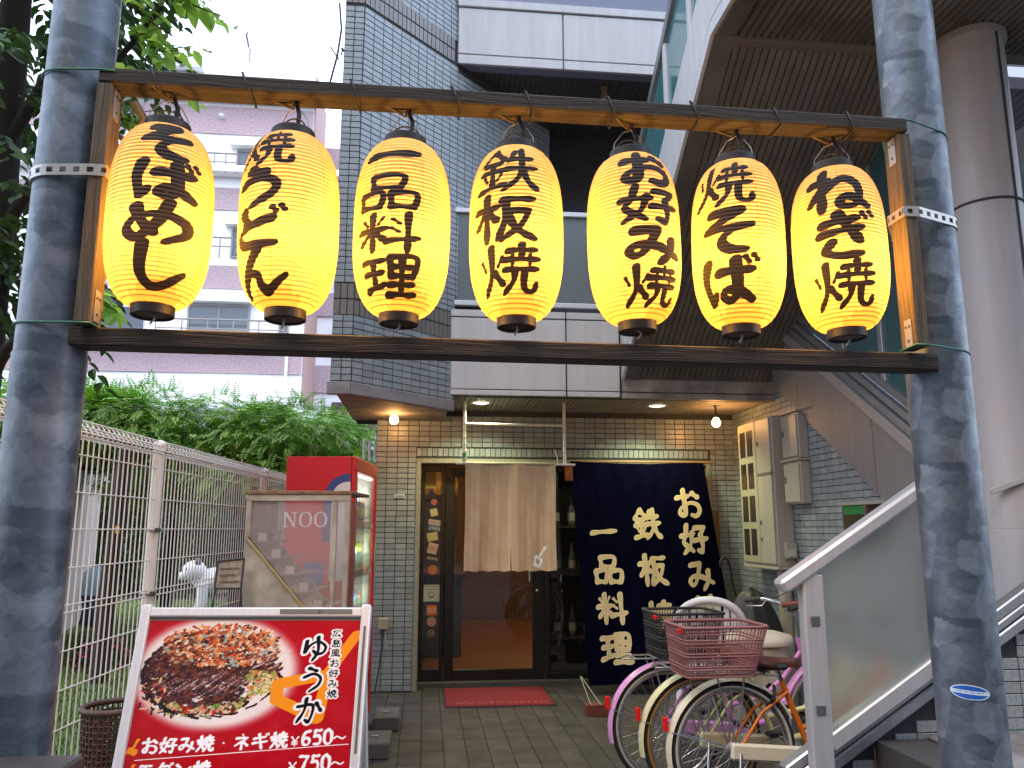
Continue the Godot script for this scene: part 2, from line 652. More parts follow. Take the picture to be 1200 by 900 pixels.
# ---------------------------------------------------------------- ground
func build_ground() -> void:
	var b := MB.new()
	b.bb(Vector3(-80, -0.30, -120), Vector3(80, -0.018, 60))
	struct("ground", b.mesh(), mat(0.13, 0.125, 0.12, 0.9, 0, "blotch", 0.7, "rough", 0.3))
	# dark pavers in front of the door
	b = MB.new()
	b.bb(Vector3(-0.75, -0.10, -7.86), Vector3(3.02, -0.010, -4.4))
	var court := struct("pavement", b.mesh(), mat(0.05, 0.047, 0.043, 0.9, 0, "grit", 2.0))
	b = MB.new()
	b.bx(Vector3.ZERO, Vector3(0.146, 0.03, 0.296), 0.003)
	var pm := b.mesh()
	var set_ := []
	for f in [0.84, 0.92, 1.0, 1.06, 1.14]:
		set_.append(mat(0.062 * f, 0.052 * f, 0.044 * f, 0.78, 0, "blotch", 1.3, "grit", 0.12))
	for i in 25:
		for j in 12:
			var x := -0.68 + i * 0.15
			var z := -4.55 - j * 0.30
			if x > 2.98 or z < -7.85 or (z < -7.6 and (x < -0.06 or x > 2.7)):
				continue
			part(court, "paver", pm, set_[rng.randi() % 5], Transform3D(Basis.from_euler(Vector3(rng.randfn(0, 0.002), 0, rng.randfn(0, 0.002))), Vector3(x, -0.015 + rng.randf_range(-0.0015, 0.0015), z)))
	# lawn behind the fence
	b = MB.new()
	b.bb(Vector3(-14, -0.2, -22), Vector3(-1.62, 0.0, -2.4))
	struct("lawn", b.mesh(), mat(0.09, 0.12, 0.045, 0.95, 0, "grit", 1.5))
	var blade := MB.new()
	for k in 3:
		var a := TAU * k / 3.0 + 0.4
		var d := Vector3(cos(a), 0, sin(a))
		var s := Vector3(-sin(a), 0, cos(a)) * 0.006
		var lean := d * 0.018
		blade.poly([-s + d * 0.006, s + d * 0.006, s * 0.8 + lean + Vector3.UP * 0.035, -s * 0.8 + lean + Vector3.UP * 0.035], Vector3.UP + d)
		blade.poly([-s * 0.8 + lean + Vector3.UP * 0.035, s * 0.8 + lean + Vector3.UP * 0.035, lean * 2.4 + Vector3.UP * 0.06], Vector3.UP + d)
	var at := []
	var cols := []
	for i in 26000:
		var z := -3.0 - 14.0 * pow(rng.randf(), 1.3)
		var x := -1.66 + (z + 3.0) * 0.62 * rng.randf() - rng.randf() * 0.6
		at.append(Transform3D(Basis(Vector3.UP, rng.randf() * TAU).scaled(Vector3.ONE * rng.randf_range(0.7, 1.4)), Vector3(x, -0.002, z)))
		var f := rng.randf_range(0.7, 1.3)
		cols.append(Color(0.16 * f, 0.25 * f, 0.055 * f))
	var gm := StandardMaterial3D.new()
	gm.vertex_color_use_as_albedo = true
	gm.roughness = 0.8
	gm.backlight_enabled = true
	gm.backlight = Color(0.5, 0.6, 0.3)
	var g := many(self, "grass", blade.mesh(), gm, at, cols)
	g.set_meta("label", "short green grass of the lawn behind the wire fence")
	g.set_meta("category", "grass")

# ---------------------------------------------------------------- the tiled building that holds the shop
func build_shop() -> void:
	var mortar := mat(0.075, 0.078, 0.08, 0.95, 0, "grit", 2.0)
	var tile_c := Color(0.31, 0.355, 0.37)
	var grey_c := Color(0.20, 0.185, 0.165)
	var white := mat(0.50, 0.50, 0.51, 0.42, 0.0, "faint", 0.35)
	var seam := mat(0.03, 0.032, 0.035, 0.8)
	var dark := mat(0.055, 0.055, 0.06, 0.7, 0, "fine", 1.0)
	var s := thing("shop_building", "grey blue tiled building with an angled upper storey over the shop door", "building")
	var d45 := Vector3(1, 0, -1).normalized()
	var n45 := Vector3(1, 0, 1).normalized()
	var c0 := Vector3(-0.565, 2.46, -5.81)
	# upper storey body, overhanging: a wedge with a 45 degree face
	var b := MB.new()
	var pl := PackedVector2Array([Vector2(-0.715, 5.81), Vector2(-0.565, 5.81), Vector2(1.195, 7.57), Vector2(1.195, 8.2), Vector2(-0.715, 8.2)])
	b.prism(pl, 6.78, Transform3D(Basis(Vector3.RIGHT, Vector3.FORWARD, Vector3.UP), Vector3(0, 2.72, 0)))
	b.prism(PackedVector2Array([Vector2(-0.715, 5.81), Vector2(-0.565, 5.81), Vector2(0.165, 6.54), Vector2(0.165, 8.2), Vector2(-0.715, 8.2)]), 0.22, Transform3D(Basis(Vector3.RIGHT, Vector3.FORWARD, Vector3.UP), Vector3(0, 2.50, 0)))
	var wing := part(s, "upper_wall", b.mesh(), mortar)
	# tiles on the angled face; two courses of upright grey tiles run round it
	var band := func(y: float) -> bool: return (y > 0.545 and y < 0.80) or (y > 3.12 and y < 3.37)
	tile_field(wing, c0, d45, n45, 2.49, 6.6, 0.0996, 0.05, 0.006, func(x: float, y: float) -> bool:
		if band.call(y):
			return false
		# behind the balcony parapets nothing shows
		return x < 1.06 or (y > 0.95 and y < 3.05), 190, tile_c, 0.10)
	for y in [0.55, 0.675, 3.125, 3.25]:
		tile_field(wing, c0 + Vector3(0, y, 0), d45, n45, 1.06, 0.12, 0.05, 0.12, 0.006, func(_x, _y): return true, 0, grey_c, 0.08, false, "upright_tile")
		tile_field(wing, Vector3(-0.715, 2.46 + y, -5.81), Vector3.RIGHT, Vector3.BACK, 0.15, 0.12, 0.05, 0.12, 0.006, func(_x, _y): return true, 0, grey_c, 0.08, false, "upright_tile")
	tile_field(wing, Vector3(-0.715, 2.46, -5.81), Vector3.RIGHT, Vector3.BACK, 0.151, 6.6, 0.075, 0.05, 0.006, func(_x: float, y: float) -> bool: return not band.call(y), 50, tile_c, 0.08)
	# drip edge under the overhang, and its plastered soffit
	bar_part(s, "drip_edge", Vector3(-0.575, 2.455, -5.80), Vector3(0.20, 2.455, -6.575), 0.05, 0.09, mat(0.30, 0.29, 0.30, 0.7, 0, "blotch", 1.0), 0.004)
	box_part(s, "drip_edge", Vector3(-0.735, 2.41, -5.835), Vector3(-0.567, 2.50, -5.785), mat(0.30, 0.29, 0.30, 0.7, 0, "blotch", 1.0), 0.004)
	b = MB.new()
	b.prism(PackedVector2Array([Vector2(-0.70, 5.84), Vector2(-0.58, 5.84), Vector2(0.165, 6.58), Vector2(0.165, 7.56), Vector2(-0.70, 7.56)]), 0.04, Transform3D(Basis(Vector3.RIGHT, Vector3.FORWARD, Vector3.UP), Vector3(0, 2.458, 0)))
	part(s, "overhang_soffit", b.mesh(), mat(0.26, 0.25, 0.25, 0.8, 0, "blotch", 1.0))
	# ground floor front wall round the opening
	b = MB.new()
	b.bb(Vector3(-0.478, 0, -7.95), Vector3(-0.10, 2.72, -7.57))
	b.bb(Vector3(-0.10, 2.10, -7.95), Vector3(2.77, 2.72, -7.57))
	b.bb(Vector3(2.77, 0, -7.95), Vector3(3.02, 2.72, -7.57))
	var front := part(s, "front_wall", b.mesh(), mortar)
	tile_field(front, Vector3(-0.478, 0.01, -7.57), Vector3.RIGHT, Vector3.BACK, 3.50, 2.55, 0.1, 0.05, 0.006, func(x: float, y: float) -> bool:
		return (x < 0.33 or x > 3.28 or y > 2.19), 60, Color(0.31, 0.355, 0.37), 0.13)
	tile_field(front, Vector3(-0.10, 2.12, -7.57), Vector3.RIGHT, Vector3.BACK, 2.87, 0.08, 0.05, 0.08, 0.006, func(_x, _y): return true, 0, Color(0.31, 0.355, 0.37), 0.13, false, "upright_tile")
	# cut tiles beside the door frame
	tile_field(front, Vector3(-0.177, 0.01, -7.57), Vector3.RIGHT, Vector3.BACK, 0.0765, 2.2, 0.0755, 0.05, 0.006, func(_x, _y): return true, 0, Color(0.31, 0.355, 0.37), 0.13, false, "cut_tile")
	tile_field(front, Vector3(2.771, 0.01, -7.57), Vector3.RIGHT, Vector3.BACK, 0.0505, 2.2, 0.050, 0.05, 0.006, func(_x, _y): return true, 0, Color(0.31, 0.355, 0.37), 0.13, false, "cut_tile")
	# side wall on the right, under the stair
	b = MB.new()
	b.prism(PackedVector2Array([Vector2(7.95, -0.02), Vector2(7.95, 2.7), Vector2(6.45, 2.7), Vector2(4.62, 1.45), Vector2(4.62, -0.02)]), 0.3, Transform3D(Basis(Vector3.FORWARD, Vector3.UP, Vector3.RIGHT), Vector3(3.02, 0, 0)))
	var side := part(s, "side_wall", b.mesh(), mortar)
	tile_field(side, Vector3(3.02, 0.01, -7.56), Vector3.BACK, Vector3.LEFT, 3.95, 2.7, 0.1, 0.05, 0.005, func(x: float, y: float) -> bool:
		var z := -7.56 + x
		if z > -4.66 or y > 2.72 - 0.675 * (z + 6.404):
			return false
		return not (z > -5.56 and z < -4.99 and y > 1.30 and y < 1.62), 0, Color(0.31, 0.355, 0.37), 0.14)
	# white panelled balcony over the door, with its slatted soffit
	var xs := [0.165, 1.168, 1.635]
	b = MB.new()
	b.bb(Vector3(0.165, 2.552, -6.70), Vector3(1.645, 3.27, -6.575))
	var bal := part(s, "balcony_front", b.mesh(), seam)
	panel_row(bal, "panel", -6.55, 2.60, 3.215, xs, white)
	panel_row(bal, "panel_trim", -6.548, 2.548, 2.592, xs, white)
	panel_row(bal, "panel_trim", -6.548, 3.225, 3.285, xs, white)
	# lower beam that goes on to the right under the stair
	b = MB.new()
	b.bb(Vector3(1.645, 2.552, -6.70), Vector3(3.075, 2.72, -6.575))
	var beam := part(s, "beam", b.mesh(), seam)
	box_part(beam, "beam_panel", Vector3(1.650, 2.60, -6.60), Vector3(3.07, 2.725, -6.553), mat(0.40, 0.37, 0.34, 0.6, 0, "blotch", 1.2), 0.004)
	box_part(beam, "beam_panel", Vector3(1.650, 2.542, -6.60), Vector3(3.07, 2.592, -6.553), mat(0.40, 0.37, 0.34, 0.6, 0, "blotch", 1.2), 0.004)
	b = MB.new()
	ribbed(b, Vector3(0.17, 2.572, -6.60), Vector3.RIGHT, Vector3(0, 0, -0.98), Vector3.DOWN, 2.86, 0.045, 0.012, 0.7)
	b.bb(Vector3(0.17, 2.58, -7.58), Vector3(3.02, 2.70, -6.60))
	part(s, "soffit", b.mesh(), mat(0.33, 0.31, 0.26, 0.6, 0, "fine", 1.0))
	# glass wind screen above the parapet
	var ws := part(s, "wind_screen", one(func(q): q.bb(Vector3(0.20, 3.38, -6.605), Vector3(1.64, 4.17, -6.595))), pane(0.16, 0.19, 0.20, 0.8, 0.2))
	box_part(ws, "rail", Vector3(0.16, 4.17, -6.63), Vector3(1.645, 4.215, -6.57), mat(0.6, 0.62, 0.65, 0.35, 0.3), 0.006)
	box_part(ws, "rail", Vector3(0.16, 3.33, -6.63), Vector3(1.645, 3.375, -6.57), mat(0.6, 0.62, 0.65, 0.35, 0.3), 0.006)
	box_part(ws, "bracket", Vector3(0.13, 4.10, -6.64), Vector3(0.165, 4.22, -6.56), mat(0.25, 0.25, 0.25, 0.6), 0.003)
	# second storey behind it: recessed wall, upper slab with dark slats, upper balcony
	b = MB.new()
	b.bb(Vector3(1.0, 2.70, -8.2), Vector3(4.7, 9.5, -7.9))
	part(s, "recess_wall", b.mesh(), dark)
	b = MB.new()
	b.bb(Vector3(0.20, 5.63, -7.9), Vector3(3.2, 5.78, -6.60))
	ribbed(b, Vector3(0.20, 5.635, -6.60), Vector3.RIGHT, Vector3(0, 0, -1.3), Vector3.DOWN, 3.0, 0.05, 0.015, 0.6)
	part(s, "upper_soffit", b.mesh(), mat(0.10, 0.10, 0.105, 0.6, 0, "fine", 1.0))
	b = MB.new()
	b.bb(Vector3(0.205, 5.60, -6.70), Vector3(3.0, 6.40, -6.575))
	var up := part(s, "upper_balcony_front", b.mesh(), mat(0.18, 0.2, 0.28, 0.7))
	var stained := mat(0.50, 0.50, 0.51, 0.42, 0.0, "faint", 0.35)
	var ux := [0.205, 1.175, 2.17, 3.0]
	panel_row(up, "panel", -6.55, 5.685, 6.145, ux, stained)
	panel_row(up, "panel_trim", -6.548, 5.585, 5.675, ux, stained)
	box_part(up, "coping", Vector3(0.205, 6.155, -6.75), Vector3(3.0, 6.235, -6.535), stained, 0.005)
	var uw := part(s, "upper_window", one(func(q): q.bb(Vector3(1.25, 6.25, -7.5), Vector3(3.0, 7.6, -7.48))), pane(0.05, 0.09, 0.11, 0.6))
	box_part(uw, "window_frame", Vector3(0.2, 6.25, -7.47), Vector3(1.2, 7.6, -7.42), mat(0.5, 0.52, 0.55, 0.4), 0.005)
	# lamp-holder for the security camera under the upper soffit
	b = MB.new()
	b.lathe([Vector2(0, 0.0), Vector2(0.035, 0.0), Vector2(0.04, -0.03), Vector2(0.028, -0.05), Vector2(0.03, -0.10), Vector2(0.045, -0.13), Vector2(0.042, -0.19), Vector2(0, -0.2)], 14, Transform3D(Basis.IDENTITY, Vector3(1.62, 5.625, -6.85)))
	part(s, "pendant_fitting", b.mesh(), mat(0.22, 0.15, 0.07, 0.4))

# ---------------------------------------------------------------- stairs on the right
func build_stairs() -> void:
	var white := mat(0.62, 0.625, 0.65, 0.4, 0.0, "faint", 0.5)
	var soff := mat(0.19, 0.183, 0.172, 0.6, 0.0, "blotch", 0.8)
	var seam := mat(0.04, 0.04, 0.045, 0.8)
	var alu := mat(0.46, 0.48, 0.50, 0.33, 0.75, "faint", 1.0)
	var taupe := mat(0.205, 0.19, 0.182, 0.5, 0.0, "faint", 0.8)
	var teal := pane(0.08, 0.24, 0.26, 0.62, 0.08)
	var k := 0.7013
	# flight overhead: soffit rises towards the street to a landing held by a round column
	var s := thing("upper_stair", "overhead stair flight with white side panel and ribbed brown soffit", "stair")
	var y_at := func(z: float) -> float: return 4.372 + k * (z + 4.174)
	var z0 := -6.60
	var z1 := -4.174
	var b := MB.new()
	var l := Vector3(0, y_at.call(z1) - y_at.call(z0), z1 - z0)
	var dn := Vector3(0, -1, k).normalized()
	ribbed(b, Vector3(1.80, y_at.call(z0) + 0.02, z0), Vector3.RIGHT, l, dn, 1.36, 0.047, 0.014, 0.74)
	part(s, "flight_soffit", b.mesh(), soff)
	b = MB.new()
	b.bar(Vector3(2.35, y_at.call(z0) + 0.17, z0), Vector3(2.35, y_at.call(z1) + 0.17, z1), 1.38, 0.20)
	part(s, "flight_slab", b.mesh(), seam)
	b = MB.new()
	ribbed(b, Vector3(1.80, 4.385, -2.3), Vector3.RIGHT, Vector3(0, 0, -1.87), Vector3.DOWN, 3.4, 0.047, 0.026, 0.6)
	part(s, "landing_soffit", b.mesh(), mat(0.19, 0.183, 0.172, 0.6, 0.0, "blotch", 0.8))
	box_part(s, "landing_slab", Vector3(1.69, 4.42, -4.18), Vector3(5.2, 4.60, -2.3), seam)
	bar_part(s, "fold_flashing", Vector3(1.75, 4.352, -4.185), Vector3(5.2, 4.352, -4.185), 0.07, 0.03, mat(0.19, 0.17, 0.15, 0.5, 0.2), 0.003)
	bar_part(s, "edge_strip", Vector3(1.74, y_at.call(z0) + 0.015, z0), Vector3(1.74, y_at.call(z1) + 0.015, z1), 0.13, 0.025, soff, 0.003)
	box_part(s, "edge_strip", Vector3(1.68, 4.365, -4.17), Vector3(1.80, 4.39, -2.3), soff, 0.003)
	# white side panel: sloping, then level along the landing
	var side := func(q: MB, lo: float, hi: float, x0: float, x1: float) -> void:
		var pl := PackedVector2Array([Vector2(-z0, y_at.call(z0) + lo), Vector2(-z1, 4.372 + lo), Vector2(2.3, 4.372 + lo), Vector2(2.3, 4.372 + hi), Vector2(-z1, 4.372 + hi), Vector2(-z0, y_at.call(z0) + hi)])
		q.prism(pl, x1 - x0, Transform3D(Basis(Vector3.FORWARD, Vector3.UP, Vector3.RIGHT), Vector3(x0, 0, 0)))
	b = MB.new(); side.call(b, 0.0, 0.088, 1.648, 1.69)
	part(s, "side_trim", b.mesh(), white)
	b = MB.new(); side.call(b, 0.10, 0.535, 1.65, 1.69)
	part(s, "side_panel", b.mesh(), white)
	b = MB.new(); side.call(b, 0.0, 0.535, 1.67, 1.695)
	part(s, "side_backing", b.mesh(), seam)
	b = MB.new(); side.call(b, 0.55, 1.22, 1.675, 1.683)
	part(s, "side_glass", b.mesh(), teal)
	b = MB.new(); side.call(b, 1.22, 1.31, 1.65, 1.71)
	part(s, "hand_rail", b.mesh(), mat(0.30, 0.31, 0.33, 0.4, 0.6))
	for z in [-6.0, -5.12, -4.575, -3.7, -2.9]:
		var y: float = minf(y_at.call(z), 4.372)
		box_part(s, "baluster", Vector3(1.655, y + 0.54, z - 0.025), Vector3(1.705, y + 1.22, z + 0.025), white, 0.004)
	# landing column
	var c := thing("round_column", "tall round pale grey column carrying the stair landing", "column", Vector3(3.22, -0.02, -4.06))
	b = MB.new()
	b.lathe([Vector2(0.185, 0.0), Vector2(0.185, 1.455), Vector2(0.182, 1.46), Vector2(0.182, 1.468), Vector2(0.185, 1.473), Vector2(0.185, 4.39)], 48)
	part(c, "shaft", b.mesh(), mat(0.44, 0.42, 0.42, 0.5, 0.0, "faint", 0.6))
	tube_part(c, "joint_wire", arc(Vector3(0, 3.30, 0), Vector3.RIGHT, Vector3.BACK, 0.189, 0, TAU * 35 / 36.0, 35), 0.007, seam, 6, true)
	part(c, "collar", one(func(q): q.lathe([Vector2(0.186, 4.335), Vector2(0.205, 4.338), Vector2(0.205, 4.372), Vector2(0.0, 4.374)], 48, Transform3D.IDENTITY, false)), mat(0.30, 0.285, 0.28, 0.5))
	bar_part(c, "seam_line", Vector3(sin(0.25) * 0.186, 0.02, cos(0.25) * 0.186), Vector3(sin(0.25) * 0.186, 4.38, cos(0.25) * 0.186), 0.012, 0.010, seam)
	bar_part(c, "bracket", Vector3(-0.24, 1.66, 0.10), Vector3(-0.10, 1.72, 0.17), 0.03, 0.03, mat(0.4, 0.38, 0.36, 0.5), 0.003)
	# flight that climbs away along the side wall
	var f := thing("side_stair", "taupe panelled stair flight climbing along the blue tiled side wall", "stair")
	var ya := func(z: float) -> float: return 2.628 - 0.675 * (z + 6.404)
	var cuts := [-6.46, -6.02, -4.99, -4.45]
	for i in 3:
		var za: float = cuts[i] + 0.004
		var zb: float = cuts[i + 1] - 0.004
		b = MB.new()
		b.prism(PackedVector2Array([Vector2(-za, ya.call(za)), Vector2(-za, ya.call(za) + 0.52), Vector2(-zb, ya.call(zb) + 0.52), Vector2(-zb, ya.call(zb))]), 0.05, Transform3D(Basis(Vector3.FORWARD, Vector3.UP, Vector3.RIGHT), Vector3(2.955, 0, 0)))
		part(f, "panel", b.mesh(), taupe)
	b = MB.new()
	b.prism(PackedVector2Array([Vector2(6.46, ya.call(-6.46) + 0.02), Vector2(6.46, ya.call(-6.46) + 0.60), Vector2(4.45, ya.call(-4.45) + 0.60), Vector2(4.45, ya.call(-4.45) + 0.02)]), 0.9, Transform3D(Basis(Vector3.FORWARD, Vector3.UP, Vector3.RIGHT), Vector3(2.985, 0, 0)))
	part(f, "flight_body", b.mesh(), seam)
	var off := func(h: float, x: float) -> Array: return [Vector3(x, ya.call(-6.46) + h, -6.46), Vector3(x, ya.call(-4.45) + h, -4.45)]
	var e: Array = off.call(0.565, 2.965)
	bar_part(f, "coping", e[0], e[1], 0.09, 0.07, mat(0.30, 0.28, 0.27, 0.45, 0.2), 0.006)
	e = off.call(0.645, 2.975)
	bar_part(f, "rail_track", e[0], e[1], 0.07, 0.05, alu, 0.006)
	e = off.call(0.715, 2.985)
	bar_part(f, "rail_track", e[0], e[1], 0.06, 0.045, alu, 0.006)
	e = off.call(0.80, 2.995)
	bar_part(f, "glazing_bar", e[0], e[1], 0.05, 0.05, mat(0.22, 0.23, 0.24, 0.4, 0.5), 0.004)
	b = MB.new()
	b.prism(PackedVector2Array([Vector2(6.46, ya.call(-6.46) + 0.82), Vector2(6.46, 4.2), Vector2(4.45, 4.2), Vector2(4.45, ya.call(-4.45) + 0.82)]), 0.008, Transform3D(Basis(Vector3.FORWARD, Vector3.UP, Vector3.RIGHT), Vector3(3.0, 0, 0)))
	part(f, "side_glass", b.mesh(), pane(0.05, 0.12, 0.13, 0.75, 0.1))
	for z in [-6.2, -5.35, -4.86]:
		box_part(f, "glazing_post", Vector3(2.98, ya.call(z) + 0.8, z - 0.025), Vector3(3.03, 4.2, z + 0.025), mat(0.30, 0.31, 0.33, 0.4, 0.5), 0.004)
	box_part(f, "inner_wall", Vector3(4.35, 0.0, -7.9), Vector3(4.55, 4.38, -4.3), mat(0.12, 0.13, 0.135, 0.8, 0, "blotch", 0.6))
	# first flight by the street, climbing to the right behind a frosted screen
	var n := thing("street_stair", "first stair flight with tiled side wall and pale metal edge at lower right", "stair")
	var sl := tan(deg_to_rad(31.5))
	var yb := func(x: float) -> float: return 0.488 + sl * (x - 1.717)
	b = MB.new()
	b.prism(PackedVector2Array([Vector2(1.30, -0.02), Vector2(1.30, yb.call(1.30) - 0.02), Vector2(4.4, yb.call(4.4) - 0.02), Vector2(4.4, -0.02)]), 0.25, Transform3D(Basis.IDENTITY, Vector3(0, 0, -3.65)))
	var tw := part(n, "stair_wall", b.mesh(), mat(0.06, 0.062, 0.065, 0.95, 0, "grit", 2.0))
	tile_field(tw, Vector3(1.30, -0.01, -3.40), Vector3.RIGHT, Vector3.BACK, 2.6, 2.0, 0.1, 0.05, 0.004, func(x: float, y: float) -> bool: return y < yb.call(1.30 + x - 0.05) - 0.05, 60, Color(0.31, 0.355, 0.37), 0.08)
	var p0 := Vector3(1.50, yb.call(1.50), -3.39)
	var p1 := Vector3(4.4, yb.call(4.4), -3.39)
	for h in [[0.0, 0.045], [0.055, 0.035], [0.105, 0.045]]:
		bar_part(n, "edge_rail", p0 + Vector3(0, h[0], 0), p1 + Vector3(0, h[0], 0), 0.07, h[1], alu, 0.006)
	var pl := thing("tiled_plinth", "low plinth of grey floor tiles with rounded corner at lower right", "plinth")
	b = MB.new()
	var outline := PackedVector2Array()
	for q in arc(Vector3(2.12, 2.95, 0), Vector3.RIGHT, Vector3.UP, 0.22, PI, PI * 1.5, 8):
		outline.append(Vector2(q.x, -q.y))
	outline.append(Vector2(4.4, -2.73)); outline.append(Vector2(4.4, -3.38)); outline.append(Vector2(1.90, -3.38))
	b.prism(outline, 0.58, Transform3D(Basis(Vector3.RIGHT, Vector3.BACK, Vector3.DOWN), Vector3(0, 0.57, 0)))
	var core := part(pl, "plinth_body", b.mesh(), mat(0.07, 0.068, 0.066, 0.9, 0, "grit", 2.0))
	for i in 8:
		for j in 2:
			box_part(core, "floor_tile", Vector3(2.13 + i * 0.30, 0.571, -3.37 + j * 0.30), Vector3(2.13 + i * 0.30 + 0.295, 0.585, -3.37 + j * 0.30 + 0.295), mat(0.25 + 0.02 * (i % 3), 0.24 + 0.02 * (i % 3), 0.235 + 0.02 * (i % 3), 0.7, 0, "blotch", 1.0), 0.004)
			box_part(core, "front_tile", Vector3(2.13 + i * 0.30, 0.0 + j * 0.285, -2.728), Vector3(2.13 + i * 0.30 + 0.295, 0.28 + j * 0.285, -2.712), mat(0.20 + 0.02 * (i % 2), 0.195 + 0.02 * (i % 2), 0.19 + 0.02 * (i % 2), 0.7, 0, "blotch", 1.0), 0.004)
	# frosted screen with sloping rails
	var g := thing("frosted_screen", "frosted glass stair screen with sloping pale metal rails beside the bicycles", "screen")
	var rail := mat(0.46, 0.47, 0.49, 0.35, 0.35, "faint", 1.0)
	var top := func(x: float) -> float: return 1.213 + sl * 1.02 * (x - 1.50)
	var bot := func(x: float) -> float: return 0.525 + sl * (x - 1.56)
	bar_part(g, "hand_rail", Vector3(1.485, top.call(1.485), -3.30), Vector3(2.27, top.call(2.27), -3.30), 0.085, 0.06, rail, 0.012)
	box_part(g, "end_post", Vector3(1.575, 0.0, -3.33), Vector3(1.665, top.call(1.62) - 0.03, -3.27), rail, 0.006)
	bar_part(g, "bottom_rail", Vector3(1.655, bot.call(1.655), -3.30), Vector3(2.27, bot.call(2.27), -3.30), 0.05, 0.065, rail, 0.006)
	box_part(g, "end_post", Vector3(2.19, yb.call(2.23), -3.33), Vector3(2.265, top.call(2.2) - 0.03, -3.27), rail, 0.006)
	for y in [0.72, 1.07]:
		box_part(g, "fixing_plate", Vector3(1.598, y - 0.02, -3.272), Vector3(1.638, y + 0.02, -3.264), mat(0.2, 0.2, 0.2, 0.3, 0.8), 0.003)
	b = MB.new()
	b.prism(PackedVector2Array([Vector2(1.66, bot.call(1.66)), Vector2(2.25, bot.call(2.25)), Vector2(2.25, top.call(2.25)), Vector2(1.66, top.call(1.66))]), 0.008, Transform3D(Basis.IDENTITY, Vector3(0, 0, -3.304)))
	var fg := StandardMaterial3D.new()
	fg.albedo_color = Color(0.88, 0.91, 0.91, 0.08)
	fg.transparency = BaseMaterial3D.TRANSPARENCY_ALPHA
	fg.refraction_enabled = true
	fg.refraction_scale = 0.05
	fg.roughness = 0.22
	part(g, "frosted_pane", b.mesh(), fg)
	# neighbouring building glimpsed to the right of the column
	var w := thing("slatted_annex", "dark annex with pale eave strip and slatted soffit right of the column", "building")
	b = MB.new()
	b.bb(Vector3(5.0, 6.05, -14), Vector3(16, 6.5, -6.8))
	part(w, "eave", b.mesh(), mat(0.05, 0.055, 0.065, 0.6))
	box_part(w, "eave_strip", Vector3(5.0, 5.93, -6.95), Vector3(16, 6.05, -6.75), mat(0.6, 0.63, 0.68, 0.4), 0.005)
	b = MB.new()
	ribbed(b, Vector3(5.0, 6.04, -7.0), Vector3.RIGHT, Vector3(0, 0, -7), Vector3.DOWN, 11.0, 0.12, 0.02, 0.8)
	part(w, "eave_soffit", b.mesh(), mat(0.16, 0.18, 0.21, 0.6))
	part(w, "back_wall", one(func(q): q.bb(Vector3(5.0, 0, -14.2), Vector3(16, 6.05, -14))), mat(0.03, 0.035, 0.04, 0.8))

